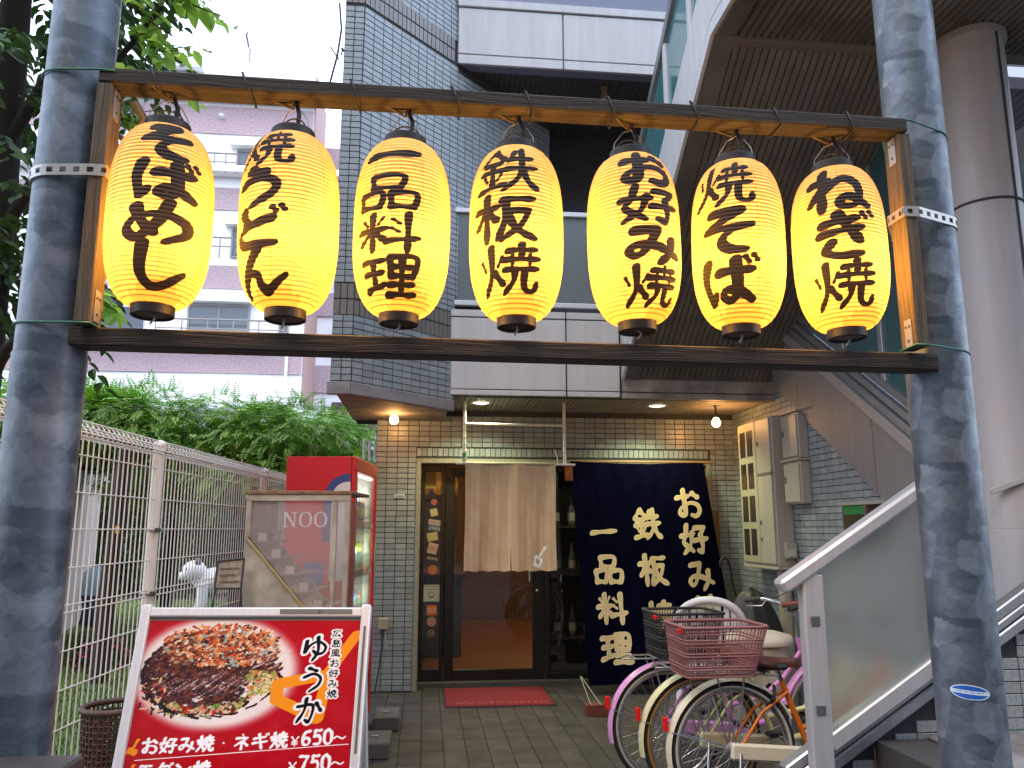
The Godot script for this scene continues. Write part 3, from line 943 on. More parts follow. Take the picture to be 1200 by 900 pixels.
# ---------------------------------------------------------------- far apartment block
func build_apartment() -> void:
	var a := thing("apartment_block", "distant apartment block banded in white plaster and mauve tile", "building")
	var white := mat(0.88, 0.87, 0.87, 0.8)
	var mauve := mat(0.60, 0.44, 0.465, 0.7, 0, "fine", 0.6)
	var joint := mat(0.50, 0.36, 0.385, 0.8)
	var z := -30.0
	part(a, "wall", one(func(q): q.bb(Vector3(-34, 0, -42), Vector3(-4.75, 19.6, z))), white)
	part(a, "wall", one(func(q): q.bb(Vector3(-4.75, 0, -42), Vector3(-1.5, 17.0, z - 3.0))), white)
	part(a, "roof_block", one(func(q): q.bb(Vector3(-34, 19.5, -42), Vector3(-5.1, 20.6, z - 1.5))), white)
	box_part(a, "tile_band", Vector3(-34, 19.75, z - 1.5), Vector3(-5.2, 20.45, z - 1.4), mauve)
	# bands of mauve tile, one to each storey
	for y in [[7.14, 8.18], [10.4, 11.30], [13.55, 14.45], [16.7, 17.85]]:
		box_part(a, "tile_band", Vector3(-34, y[0], z), Vector3(-4.78, y[1], z + 0.06), mauve)
		for k in 10:
			var yy: float = lerpf(y[0], y[1], k / 10.0)
			bar_part(a, "joint_line", Vector3(-30, yy, z + 0.06), Vector3(-4.78, yy, z + 0.06), 0.012, 0.02, joint)
		# return of the recess on the right
		box_part(a, "tile_band", Vector3(-4.74, y[0] - 0.2, z - 2.9), Vector3(-1.5, y[1] - 0.1, z - 2.86), mauve)
	# lit recess floors on the right: open balconies
	for y in [5.2, 8.4, 11.5, 14.7]:
		box_part(a, "opening", Vector3(-3.95, y, z - 2.95), Vector3(-1.5, y + 1.35, z - 2.84), mat(0.10, 0.06, 0.055, 0.8))
	box_part(a, "corner_return", Vector3(-4.78, 6.2, z - 3), Vector3(-4.70, 19.4, z - 0.02), mat(0.55, 0.34, 0.30, 0.8, 0, "fine", 0.5))
	# ledges
	for y in [[8.22, -10.4], [14.9, -7.4], [18.02, -8.6]]:
		box_part(a, "ledge", Vector3(-30, y[0], z), Vector3(y[1] + 4.5, y[0] + 0.28, z + 0.55), white, 0.03)
	# windows
	var fr := mat(0.28, 0.26, 0.25, 0.5)
	var gl := pane(0.14, 0.16, 0.18, 0.82, 0.1)
	for r in [[-9.0, 8.75, 2.2, 0.95], [-5.65, 8.72, 0.3, 0.9], [-12.6, 8.7, 1.1, 1.1], [-7.6, 11.65, 1.2, 1.1], [-7.6, 15.0, 1.3, 1.0], [-10.6, 11.65, 1.4, 1.1], [-10.8, 15.0, 1.4, 1.0], [-10.6, 18.3, 1.2, 0.9]]:
		var w := box_part(a, "window", Vector3(r[0], r[1], z + 0.01), Vector3(r[0] + r[2], r[1] + r[3], z + 0.05), gl)
		var h := Vector3(r[2], r[3], 0) * 0.5
		for k in [-1.0, 0.0, 1.0]:
			box_part(w, "frame", Vector3(k * h.x - 0.035, -h.y, -0.02), Vector3(k * h.x + 0.035, h.y, 0.055), fr)
		for k in [-1.0, 1.0]:
			box_part(w, "frame", Vector3(-h.x, k * h.y - 0.03, -0.022), Vector3(h.x, k * h.y + 0.03, 0.05), fr)
		box_part(a, "window_hood", Vector3(r[0] - 0.25, r[1] + r[3] + 0.1, z), Vector3(r[0] + r[2] + 0.3, r[1] + r[3] + 0.2, z + 0.4), white)
	# dark louvre beside the ledge on the left
	box_part(a, "louvre", Vector3(-12.2, 8.5, z + 0.06), Vector3(-10.6, 9.55, z + 0.12), mat(0.10, 0.11, 0.13, 0.6))
	# balcony railings
	for r in [[-10.0, 8.5, -5.4], [-9.6, 11.7, -7.5], [-9.6, 15.1, -7.5]]:
		var rl := tube_part(a, "balcony_rail", [Vector3(r[0], r[1] + 0.55, z + 0.5), Vector3(r[2], r[1] + 0.55, z + 0.5)], 0.035, fr, 6)
		for k in 6:
			var x: float = lerpf(r[0], r[2], k / 5.0)
			tube_part(rl, "baluster", [Vector3(x, r[1] - 0.25, z + 0.5), Vector3(x, r[1] + 0.55, z + 0.5)], 0.025, fr, 6)
		tube_part(rl, "middle_rail", [Vector3(r[0], r[1] + 0.2, z + 0.5), Vector3(r[2], r[1] + 0.2, z + 0.5)], 0.025, fr, 6)
	for y in [[7.95, -8.35], [17.4, -8.3]]:
		var v := MB.new()
		v.lathe([Vector2(0, 0.16), Vector2(0.10, 0.14), Vector2(0.13, 0.0)], 14, Transform3D(Basis(Vector3.RIGHT, PI / 2), Vector3(y[1], y[0], z + 0.06)))
		part(a, "vent_cap", v.mesh(), mat(0.6, 0.6, 0.6, 0.4))
	tube_part(a, "down_pipe", [Vector3(-5.32, 3, z + 0.12), Vector3(-5.32, 8.2, z + 0.12)], 0.06, white, 8)
	box_part(a, "canopy", Vector3(-9.0, 5.7, z), Vector3(-6.2, 5.95, z + 0.8), white, 0.02)
	# dish on the roof
	var d := thing("satellite_dish", "small white satellite dish on the apartment roof", "dish", Vector3(-7.7, 20.6, -31.2))
	var q := MB.new()
	q.lathe([Vector2(0.0, 0.0), Vector2(0.35, 0.04), Vector2(0.62, 0.14), Vector2(0.66, 0.16)], 20, Transform3D(Basis(Vector3.RIGHT, 1.1), Vector3(0, 0.85, 0)))
	part(d, "reflector", q.mesh(), mat(0.75, 0.76, 0.8, 0.5))
	tube_part(d, "mast", [Vector3(0, 0, 0), Vector3(0, 0.85, -0.05)], 0.04, mat(0.3, 0.3, 0.32, 0.5), 8)
	tube_part(d, "feed_arm", [Vector3(0, 0.5, 0.15), Vector3(0, 0.75, 0.75), Vector3(0, 0.95, 0.6)], 0.04, mat(0.12, 0.13, 0.2, 0.5), 6)
	build_opposite_side()

func build_opposite_side() -> void:
	# row of buildings across the street, behind the viewer, that keeps the low sky off the shop front
	for e in [[-26.0, -9.0, 13.0, "cream office block across the street, left of the viewer"], [-9.0, 8.0, 11.5, "grey shop house across the street, directly behind the viewer"], [8.0, 27.0, 14.0, "brown office block across the street, right of the viewer"]]:
		var o := thing("street_building", e[3], "building", Vector3(0, 0, 10.5), 0.0, "buildings across the street")
		var tone: float = 0.20 + 0.006 * e[2]
		part(o, "wall", one(func(m): m.bb(Vector3(e[0], -0.02, 0), Vector3(e[1] - 0.15, e[2], 9))), mat(tone, tone * 0.96, tone * 0.9, 0.85, 0, "blotch", 0.3))
		box_part(o, "cornice", Vector3(e[0], e[2] + 0.002, -0.3), Vector3(e[1] - 0.15, e[2] + 0.35, 0.5), mat(0.3, 0.29, 0.28, 0.8))
		for r in 3:
			var x: float = e[0] + 1.2
			while x < e[1] - 2.4:
				box_part(o, "window", Vector3(x, 1.1 + r * 3.3, -0.06), Vector3(x + 1.6, 2.7 + r * 3.3, 0.02), mat(0.04, 0.05, 0.06, 0.15))
				x += 2.9

# ---------------------------------------------------------------- plants
func leaf_mesh(w: float, l: float) -> ArrayMesh:
	var b := MB.new()
	var f := w * 0.28
	var r := [Vector3(0, 0, 0), Vector3(w * 0.42, f, l * 0.25), Vector3(w * 0.5, f, l * 0.48), Vector3(w * 0.3, f * 0.6, l * 0.76), Vector3(0, -l * 0.06, l)]
	var mid := [Vector3(0, 0, 0), Vector3(0, 0, l * 0.25), Vector3(0, 0.0, l * 0.48), Vector3(0, -l * 0.02, l * 0.76), Vector3(0, -l * 0.06, l)]
	for i in 4:
		for s in [-1.0, 1.0]:
			var m := Vector3(s, 1, 1)
			var p := [mid[i], r[i] * m, r[i + 1] * m, mid[i + 1]]
			if i == 0:
				p = [mid[0], r[1] * m, mid[1]]
			elif i == 3:
				p = [mid[3], r[3] * m, mid[4]]
			b.poly(p, Vector3.UP)
	return b.mesh()

func leaf_mat(r: float, g: float, b: float, back: Color, tinted := false) -> StandardMaterial3D:
	var m := StandardMaterial3D.new()
	m.albedo_color = Color(r, g, b).linear_to_srgb()
	m.roughness = 0.5
	m.backlight_enabled = true
	m.backlight = back
	m.vertex_color_use_as_albedo = tinted
	return m

func spray(o: Vector3, d: Vector3, n: int, length: float, droop: float) -> Array:
	# transforms of leaves set left and right along a drooping twig
	var out := []
	var side := d.cross(Vector3.UP).normalized()
	for i in n:
		var t := (i + 0.5) / n
		var p := o + d * length * t + Vector3.DOWN * droop * t * t * length
		var s := 1.0 if i % 2 else -1.0
		var dir := (d * rng.randf_range(0.3, 0.8) + side * s * rng.randf_range(0.5, 1.0) + Vector3.DOWN * rng.randf_range(0.2, 0.9)).normalized()
		var x := Vector3.UP.cross(dir).normalized()
		var bs := Basis(x, dir.cross(x), dir) * Basis(Vector3.BACK, rng.randfn(0, 0.4))
		out.append(Transform3D(bs.scaled(Vector3.ONE * rng.randf_range(0.75, 1.25)), p))
	return out

func build_greenery() -> void:
	# broad-leaved tree behind the left pole
	var t := thing("broadleaf_tree", "dark broad leaved tree behind the left galvanised pole", "tree")
	var bark := mat(0.045, 0.036, 0.028, 0.95, 0, "grit", 2.0, "grit", 0.6)
	tube_part(t, "trunk", [Vector3(-3.02, -0.03, -5.5), Vector3(-3.0, 1.2, -5.45), Vector3(-2.94, 2.4, -5.4), Vector3(-2.95, 3.6, -5.4), Vector3(-2.9, 4.8, -5.3), Vector3(-2.86, 6.2, -5.2)], [0.22, 0.18, 0.16, 0.14, 0.1, 0.05], bark, 12)
	var limbs := [[Vector3(-2.95, 3.2, -5.4), Vector3(-2.3, 4.1, -5.0), Vector3(-1.75, 4.75, -4.8)], [Vector3(-2.92, 3.9, -5.35), Vector3(-2.3, 5.0, -5.1), Vector3(-1.6, 5.5, -4.8)], [Vector3(-2.94, 2.9, -5.4), Vector3(-3.5, 3.8, -5.2), Vector3(-4.0, 4.4, -5.0)], [Vector3(-2.94, 2.0, -5.4), Vector3(-2.5, 2.5, -4.9), Vector3(-2.0, 2.8, -4.6)]]
	for l in limbs:
		tube_part(t, "limb", l, [0.045, 0.03, 0.012], bark, 8)
	var lm := leaf_mesh(0.062, 0.12)
	var near := [leaf_mat(0.055, 0.13, 0.025, Color(0.75, 0.9, 0.35)), leaf_mat(0.09, 0.19, 0.03, Color(0.8, 0.95, 0.4)), leaf_mat(0.04, 0.095, 0.022, Color(0.7, 0.85, 0.35))]
	# twigs that hang out to the right of the pole: leaves one by one
	var count := 0
	for o in [Vector3(-1.95, 4.55, -4.85), Vector3(-1.85, 4.85, -4.8), Vector3(-1.75, 5.15, -4.85), Vector3(-2.05, 4.25, -4.9), Vector3(-2.0, 4.0, -4.85), Vector3(-1.9, 3.75, -4.8), Vector3(-1.92, 2.75, -4.6), Vector3(-1.8, 4.4, -4.75), Vector3(-1.9, 4.7, -4.8), Vector3(-1.72, 4.95, -4.75), Vector3(-1.6, 5.0, -4.7), Vector3(-1.65, 4.75, -4.7)]:
		for k in 4:
			var d := Vector3(rng.randf_range(0.3, 1.0), rng.randf_range(-0.3, 0.25), rng.randf_range(-0.3, 0.8)).normalized()
			var len_ := rng.randf_range(0.2, 0.42) * (1.0 if o.y > 3.9 else 0.62)
			var at := spray(o, d, 6, len_, rng.randf_range(0.2, 0.7))
			tube_part(t, "twig", [o, o + d * len_ * 0.5 + Vector3.DOWN * 0.02, o + d * len_ + Vector3.DOWN * 0.1 * len_], [0.006, 0.004, 0.002], bark, 5)
			for q in at:
				if count < 299:
					part(t, "leaf", lm, near[rng.randi() % 3], q)
					count += 1
	# the hanging tip of a branch just right of the pole at the bottom of the frame board
	var at2 := []
	var cols := []
	for i in 640:
		var a := rng.randf() * TAU
		var h := rng.randf()
		var y := lerpf(2.7, 7.2, h)
		var rad := rng.randf_range(0.35, 1.0) * (1.25 if y > 3.5 else 0.85)
		var o2 := Vector3(-3.0 + cos(a) * rad, y, -5.2 + sin(a) * rad * 0.9)
		if y < 3.3 and o2.x > -2.55:
			o2.x = -2.55 - rng.randf() * 0.4
		if o2.x > -2.1:
			o2.x = -2.1 - rng.randf() * 0.4
		var d2 := Vector3(cos(a), rng.randf_range(-0.4, 0.3), sin(a)).normalized()
		for q in spray(o2, d2, 10, rng.randf_range(0.25, 0.5), rng.randf_range(0.2, 0.8)):
			at2.append(q)
			var f := rng.randf_range(0.6, 1.3)
			cols.append(Color(0.05 * f, 0.11 * f, 0.024 * f))
	many(t, "crown", lm, leaf_mat(1, 1, 1, Color(0.45, 0.55, 0.2), true), at2, cols)
	# a sprig of twigs against the sky beside the tiled corner
	var tw := thing("bare_sprig", "thin bare twig curling beside the tiled building corner", "twig", Vector3(-1.10, 6.1, -7.6))
	tube_part(tw, "stem", [Vector3(0.10, 0.75, 0), Vector3(0.13, 0.45, 0), Vector3(0.10, 0.15, 0), Vector3(0.02, -0.25, 0), Vector3(0.05, -0.42, 0), Vector3(0.16, -0.30, 0), Vector3(0.26, -0.1, 0), Vector3(0.5, 0.1, 0)], 0.012, mat(0.12, 0.09, 0.10, 0.9), 6)
	for k in 7:
		var o3 := Vector3(0.12 + 0.02 * k, 0.10 + 0.06 * (k % 3), 0)
		tube_part(tw, "shoot", [o3, o3 + Vector3(rng.randf_range(-0.14, 0.14), rng.randf_range(-0.1, 0.18), rng.randf_range(-0.1, 0.1))], 0.008, mat(0.12, 0.09, 0.10, 0.9), 5)
	# wisteria over a pergola
	var w := thing("wisteria", "bright green wisteria spilling over a pergola behind the wire fence", "shrub")
	var pin := MB.new()
	for i in 6:
		var z := 0.02 + i * 0.032
		var sz := 0.062 - 0.003 * i
		for s in [-1.0, 1.0]:
			var o4 := Vector3(0, -0.6 * z * z, z)
			var tip := o4 + Vector3(s * sz, -0.012, 0.018)
			pin.poly([o4, o4 + Vector3(s * sz * 0.5, 0.004, -0.006), tip, o4 + Vector3(s * sz * 0.45, -0.002, 0.020)], Vector3.UP)
	pin.poly([Vector3(0, -0.02, 0.20), Vector3(0.012, -0.03, 0.225), Vector3(0, -0.045, 0.265), Vector3(-0.012, -0.03, 0.225)], Vector3.UP)
	var pm := pin.mesh()
	var at3 := []
	var c3 := []
	var lumps := []
	for i in 60:
		var u := i / 59.0
		var z := lerpf(-9.6, -12.8, rng.randf())
		var x := lerpf(-5.6, -0.9, u) * (-z / 11.0) + rng.randf_range(-0.2, 0.2)
		lumps.append([Vector3(x, (2.40 + rng.randf_range(-0.5, 0.34) if u > 0.38 else 2.70 + rng.randf_range(-0.12, 0.2)) + 0.06 * (-z - 10.0), z), rng.randf_range(0.35, 0.62)])
	for l in lumps:
		var tone := rng.randf_range(0.75, 1.25)
		for i in 420:
			var n := Vector3(rng.randfn(), rng.randfn() * 0.8 + 0.35, rng.randfn()).normalized()
			var p: Vector3 = l[0] + n * l[1] * rng.randf_range(0.7, 1.08) * Vector3(1.25, 0.8, 1.0)
			var dir := (n + Vector3(rng.randfn() * 0.5, -0.55, rng.randfn() * 0.5)).normalized()
			var x := Vector3.UP.cross(dir).normalized()
			at3.append(Transform3D(Basis(x, dir.cross(x), dir).scaled(Vector3.ONE * rng.randf_range(0.5, 0.95)), p))
			var f := tone * rng.randf_range(0.7, 1.3)
			c3.append(Color(0.18 * f, 0.35 * f, 0.045 * f) if rng.randf() < 0.7 else Color(0.30 * f, 0.42 * f, 0.08 * f))
	many(w, "foliage", pm, leaf_mat(1, 1, 1, Color(0.65, 0.8, 0.3), true), at3, c3)
	for x in [[-2.4, -10.6], [-1.5, -10.2], [-3.7, -12.2], [-2.2, -12.4]]:
		tube_part(w, "stem", [Vector3(x[0], -0.02, x[1]), Vector3(x[0] + 0.05, 1.2, x[1]), Vector3(x[0] - 0.04, 2.5, x[1])], [0.09, 0.075, 0.06], bark, 10)
	for k in 4:
		bar_part(w, "pergola_beam", Vector3(-6.4, 2.3, -9.9 - k * 0.85), Vector3(-0.9, 2.3, -9.9 - k * 0.85), 0.07, 0.11, mat(0.10, 0.075, 0.05, 0.9, 0, "grain_along", 1.0), 0.004)
	# dark hedge at the end of the lawn
	var h := thing("dark_hedge", "dark clipped hedge closing off the far end of the lawn", "hedge")
	var at5 := []
	var c5 := []
	for i in 9000:
		var p := Vector3(rng.randf_range(-9.5, -0.8), rng.randf_range(0.0, 2.6), -18.6 + rng.randf_range(0.0, 0.7))
		p.z += 0.35 * sin(p.x * 2.1) + 0.25 * sin(p.x * 5.3 + p.y * 3.0)
		var dir := Vector3(rng.randfn(), rng.randfn() * 0.5 - 0.3, rng.randfn() + 0.7).normalized()
		var x := Vector3.UP.cross(dir).normalized()
		at5.append(Transform3D(Basis(x, dir.cross(x), dir).scaled(Vector3.ONE * rng.randf_range(0.7, 1.2)), p))
		var f := rng.randf_range(0.5, 1.4)
		c5.append(Color(0.035 * f, 0.075 * f, 0.022 * f))
	many(h, "foliage", leaf_mesh(0.08, 0.13), leaf_mat(1, 1, 1, Color(0.3, 0.4, 0.15), true), at5, c5)
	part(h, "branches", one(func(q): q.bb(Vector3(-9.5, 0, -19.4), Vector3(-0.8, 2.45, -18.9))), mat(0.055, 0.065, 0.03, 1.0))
	# azaleas
	for a in [[Vector3(-3.35, 0, -9.1), 0.2, "pink azalea bush in bloom on the lawn beside the menu board", 0.55, 0.05, 0.20], [Vector3(-3.4, 0, -17.3), 0.5, "red flowering shrub in front of the dark hedge", 0.38, 0.035, 0.06]]:
		var z := thing("flowering_shrub", a[2], "shrub", a[0])
		var at6 := []
		var c6 := []
		var at7 := []
		for i in 420:
			var n := Vector3(rng.randfn(), absf(rng.randfn()), rng.randfn()).normalized()
			var p: Vector3 = n * a[1] * rng.randf_range(0.75, 1.05) * Vector3(1.5, 1.6, 1.0)
			var dir := (n + Vector3(rng.randfn(), rng.randfn(), rng.randfn()) * 0.4).normalized()
			var x := Vector3.UP.cross(dir).normalized()
			var tf := Transform3D(Basis(x, dir.cross(x), dir).scaled(Vector3.ONE * rng.randf_range(0.35, 0.6)), p)
			if i % 3 == 0:
				at7.append(tf)
			else:
				at6.append(tf)
				var f := rng.randf_range(0.6, 1.3)
				c6.append(Color(0.05 * f, 0.10 * f, 0.03 * f))
		many(z, "leaves", lm, leaf_mat(1, 1, 1, Color(0.3, 0.4, 0.2), true), at6, c6)
		many(z, "blossoms", leaf_mesh(0.11, 0.10), leaf_mat(a[3], a[4], a[5], Color(0.5, 0.2, 0.3)), at7)
		tube_part(z, "stem", [Vector3(0, -0.02, 0), Vector3(0.02, a[1], 0)], 0.02, bark, 6)
	# tree seen past the column on the right
	var r := thing("conifer", "dark tree glimpsed beyond the round column on the right", "tree", Vector3(11.5, 0, -12.4))
	tube_part(r, "trunk", [Vector3(0, -0.02, 0), Vector3(0.05, 5.5, 0)], [0.2, 0.06], bark, 8)
	var at8 := []
	var c8 := []
	for i in 1500:
		var y := rng.randf_range(1.5, 5.6)
		var a2 := rng.randf() * TAU
		var rad2 := rng.randf_range(0.2, 1.8)
		var dir := Vector3(cos(a2), rng.randf_range(-0.6, 0.3), sin(a2)).normalized()
		var x := Vector3.UP.cross(dir).normalized()
		at8.append(Transform3D(Basis(x, dir.cross(x), dir).scaled(Vector3.ONE * rng.randf_range(1.0, 1.8)), Vector3(cos(a2) * rad2, y, sin(a2) * rad2 * 0.8)))
		var f := rng.randf_range(0.5, 1.4)
		c8.append(Color(0.05 * f, 0.09 * f, 0.04 * f))
	many(r, "crown", lm, leaf_mat(1, 1, 1, Color(0.3, 0.4, 0.2), true), at8, c8)

# ---------------------------------------------------------------- the shop entrance
func build_entrance() -> void:
	var cream := mat(0.36, 0.34, 0.27, 0.45, 0.2, "fine", 2.0)
	var black := mat(0.012, 0.012, 0.013, 0.35, 0.3)
	var glass := pane(0.02, 0.02, 0.02, 0.12, 0.02)
	var z := -7.80
	var e := thing("shop_entrance", "black framed glass shop entrance with cream outer frame", "door")
	for q in [[Vector3(-0.10, 0, -7.90), Vector3(-0.055, 2.10, -7.555)], [Vector3(2.725, 0, -7.90), Vector3(2.77, 2.10, -7.555)], [Vector3(-0.055, 2.055, -7.90), Vector3(2.725, 2.10, -7.555)]]:
		box_part(e, "outer_frame", q[0], q[1], cream, 0.005)
	box_part(e, "sill", Vector3(-0.055, -0.005, -7.90), Vector3(2.725, 0.05, -7.72), mat(0.10, 0.095, 0.085, 0.6, 0.3, "fine", 2.0), 0.004)
	# fixed side light on the left
	for x in [-0.05, 0.145]:
		box_part(e, "frame_post", Vector3(x, 0.05, z - 0.04), Vector3(x + 0.035, 2.055, z + 0.03), black, 0.004)
	for y in [0.05, 0.10, 1.99]:
		box_part(e, "frame_rail", Vector3(-0.015, y, z - 0.035), Vector3(0.145, y + 0.06, z + 0.025), black, 0.004)
	box_part(e, "side_pane", Vector3(-0.015, 0.16, z - 0.006), Vector3(0.145, 1.99, z), glass)
	# hinged glass door
	var d := box_part(e, "door_leaf", Vector3(0.185, 0.055, z - 0.02), Vector3(0.275, 2.03, z + 0.02), black, 0.004)
	var c := d.position
	for q in [[Vector3(1.03, 0.055, z - 0.02), Vector3(1.14, 2.03, z + 0.02)], [Vector3(0.275, 0.055, z - 0.018), Vector3(1.03, 0.15, z + 0.018)], [Vector3(0.275, 1.94, z - 0.018), Vector3(1.03, 2.03, z + 0.018)]]:
		box_part(d, "door_stile", q[0] - c, q[1] - c, black, 0.004)
	box_part(d, "door_pane", Vector3(0.275, 0.15, z - 0.006) - c, Vector3(1.03, 1.94, z) - c, glass)
	tube_part(d, "handle", [Vector3(1.00, 0.95, z + 0.05) - c, Vector3(1.00, 1.75, z + 0.05) - c], 0.012, mat(0.5, 0.5, 0.5, 0.25, 0.9), 10)
	for y in [0.98, 1.72]:
		tube_part(d, "handle_stay", [Vector3(1.0, y, z + 0.05) - c, Vector3(1.04, y, z + 0.01) - c], 0.008, mat(0.5, 0.5, 0.5, 0.25, 0.9), 8)
	var lk := MB.new()
	lk.lathe([Vector2(0, 0.012), Vector2(0.014, 0.012), Vector2(0.018, 0)], 14, Transform3D(Basis(Vector3.RIGHT, PI / 2), Vector3(1.075, 0.86, z + 0.02) - c))
	part(d, "lock", lk.mesh(), mat(0.5, 0.5, 0.48, 0.25, 0.9))
	# fixed lights on the right
	for x in [1.15, 1.95, 2.68]:
		box_part(e, "frame_post", Vector3(x, 0.05, z - 0.04), Vector3(x + 0.045, 2.055, z + 0.03), black, 0.004)
	for y in [0.05, 1.01, 1.99]:
		box_part(e, "frame_rail", Vector3(1.195, y, z - 0.035), Vector3(2.68, y + 0.06, z + 0.025), black, 0.004)
	box_part(e, "side_pane", Vector3(1.195, 0.11, z - 0.006), Vector3(1.95, 1.99, z), glass)
	box_part(e, "side_pane", Vector3(1.995, 0.11, z - 0.006), Vector3(2.68, 1.99, z), glass)
	# stickers inside the side light
	var stick := [[0.035, 1.93, 0.11, 0.20, 0.30, 0.20, 0.03, 0.05, 0], [0.075, 1.70, 0.06, 0.05, 0.30, 0.07, 0.06, 0.3, 1], [0.075, 1.60, 0.07, 0.07, 0.42, 0.34, 0.16, 0.25, 0], [0.085, 1.505, 0.12, 0.05, 0.36, 0.30, 0.28, -0.15, 2], [0.085, 1.45, 0.12, 0.05, 0.10, 0.10, 0.16, -0.15, 2], [0.065, 1.37, 0.10, 0.08, 0.40, 0.30, 0.12, 0.2, 0], [0.068, 1.26, 0.09, 0.10, 0.42, 0.30, 0.24, -0.25, 2], [0.068, 1.165, 0.12, 0.05, 0.02, 0.02, 0.02, -0.2, 2], [0.072, 1.06, 0.09, 0.09, 0.45, 0.12, 0.02, 0.0, 3], [0.066, 0.845, 0.15, 0.155, 0.36, 0.34, 0.30, 0.0, 4], [0.07, 0.69, 0.095, 0.095, 0.50, 0.09, 0.025, 0.0, 2], [0.07, 0.585, 0.09, 0.09, 0.42, 0.16, 0.13, 0.0, 3], [0.07, 0.48, 0.08, 0.08, 0.05, 0.035, 0.03, 0.0, 3]]
	var names := ["yellow paper strip with brush marks at the top of the side window", "faint pink sticker high on the side window", "plain yellow note on the side window", "white sticker with red letters on the side window", "dark blue sticker with pale letters on the side window", "yellow note below the lettered stickers on the side window", "tilted cream sticker with red marks on the side window", "small black sticker with pale letters on the side window", "round orange sticker on the side window", "square white sticker with small drawing on the side window", "square orange red sticker on the side window", "round pink sticker on the side window", "round dark sticker lowest on the side window"]
	for i in stick.size():
		var s: Array = stick[i]
		var o := thing("sticker", names[i], "sticker", Vector3(s[0], s[1], z + 0.003 + 0.0008 * i), 0.0, "stickers on the side window")
		o.rotation.z = s[7]
		var m := mat(s[4], s[5], s[6], 0.6)
		if s[8] == 3 or s[8] == 1:
			var q := MB.new()
			q.lathe([Vector2(0, 0.0008), Vector2(s[2] * 0.5, 0.0008), Vector2(s[2] * 0.5, 0)], 24, Transform3D(Basis(Vector3.RIGHT, PI / 2), Vector3.ZERO), false)
			part(o, "paper", q.mesh(), m)
			if s[8] == 3:
				q = MB.new()
				q.tube(arc(Vector3(0, 0, 0.0012), Vector3.RIGHT, Vector3.UP, s[2] * 0.36, 0, TAU * 23 / 24.0, 23), 0.003, 4, true)
				for k in 3:
					q.bx(Vector3(-0.012 + 0.012 * k, 0, 0.0012), Vector3(0.005, 0.022 - 0.004 * (k % 2), 0.001))
				part(o, "mark", q.mesh(), mat(0.30, 0.16, 0.10, 0.6))
		else:
			box_part(o, "paper", Vector3(-s[2] * 0.5, -s[3] * 0.5, 0), Vector3(s[2] * 0.5, s[3] * 0.5, 0.0008), m)
			var q2 := MB.new()
			if s[8] == 2:
				for k in 5:
					var x: float = (-0.4 + 0.2 * k) * s[2] * 0.9
					q2.bx(Vector3(x, 0, 0.0012), Vector3(0.005, s[3] * 0.55, 0.001))
					q2.bx(Vector3(x, s[3] * (0.12 if k % 2 else -0.1), 0.0013), Vector3(0.016, 0.005, 0.001))
				var lt: bool = s[4] < 0.15 or s[5] < 0.1
				part(o, "letters", q2.mesh(), mat(0.45, 0.4, 0.32, 0.6) if lt else mat(0.40, 0.03, 0.03, 0.6))
			elif s[8] == 4:
				q2.bx(Vector3(0, 0.058, 0.0012), Vector3(0.11, 0.004, 0.001))
				q2.bx(Vector3(0, 0.035, 0.0012), Vector3(0.11, 0.004, 0.001))
				q2.tube(arc(Vector3(0, -0.015, 0.0012), Vector3.RIGHT, Vector3.UP, 0.026, 0, TAU * 19 / 20.0, 19), 0.0022, 4, true)
				q2.bx(Vector3(0.0, -0.03, 0.0012), Vector3(0.03, 0.007, 0.001))
				part(o, "drawing", q2.mesh(), mat(0.10, 0.03, 0.03, 0.6))
	# inside: floor, walls, counter, stools; a warm lamp hangs from the ceiling
	var r := thing("shop_interior", "warm lit shop room seen through the glass door", "room")
	var wood := mat(0.42, 0.18, 0.05, 0.42, 0, "grain_along", 0.8)
	part(r, "floor_boards", one(func(q): q.bb(Vector3(-0.4, -0.05, -13.0), Vector3(3.0, 0.03, -7.92))), wood)
	part(r, "wall", one(func(q): q.bb(Vector3(-0.5, 0, -13.0), Vector3(-0.4, 2.5, -7.95))), mat(0.10, 0.065, 0.035, 0.8))
	part(r, "wall", one(func(q): q.bb(Vector3(3.0, 0, -13.0), Vector3(3.1, 2.5, -7.95))), mat(0.07, 0.05, 0.03, 0.8))
	part(r, "wall", one(func(q): q.bb(Vector3(-0.5, 0, -13.1), Vector3(3.1, 2.5, -13.0))), mat(0.10, 0.06, 0.03, 0.8))
	part(r, "ceiling", one(func(q): q.bb(Vector3(-0.5, 2.45, -13.1), Vector3(3.1, 2.56, -7.95))), mat(0.12, 0.1, 0.08, 0.8))
	var cn := thing("counter", "dark counter inside the shop behind the glass door", "counter", Vector3(0.2, 0.03, -9.9))
	box_part(cn, "body", Vector3(-0.45, 0, -1.4), Vector3(0.22, 0.86, 0.6), mat(0.03, 0.028, 0.027, 0.5), 0.01)
	box_part(cn, "top", Vector3(-0.48, 0.86, -1.43), Vector3(0.27, 0.91, 0.63), mat(0.10, 0.06, 0.03, 0.4), 0.008)
	var sh := thing("bottle_shelf", "dark shelf rack holding bottles behind the right window", "shelf", Vector3(1.55, 0.03, -8.12))
	for y in [0.35, 0.95, 1.42]:
		box_part(sh, "board", Vector3(-0.34, y, -0.14), Vector3(0.36, y + 0.025, 0.14), mat(0.05, 0.03, 0.02, 0.6), 0.003)
	for x in [-0.34, 0.34]:
		box_part(sh, "upright", Vector3(x, 0, -0.14), Vector3(x + 0.02, 1.8, 0.14), mat(0.05, 0.03, 0.02, 0.6), 0.003)
	box_part(sh, "back_panel", Vector3(-0.35, 0.0, -0.165), Vector3(0.72, 2.0, -0.145), mat(0.018, 0.014, 0.012, 0.7))
	var bm := MB.new()
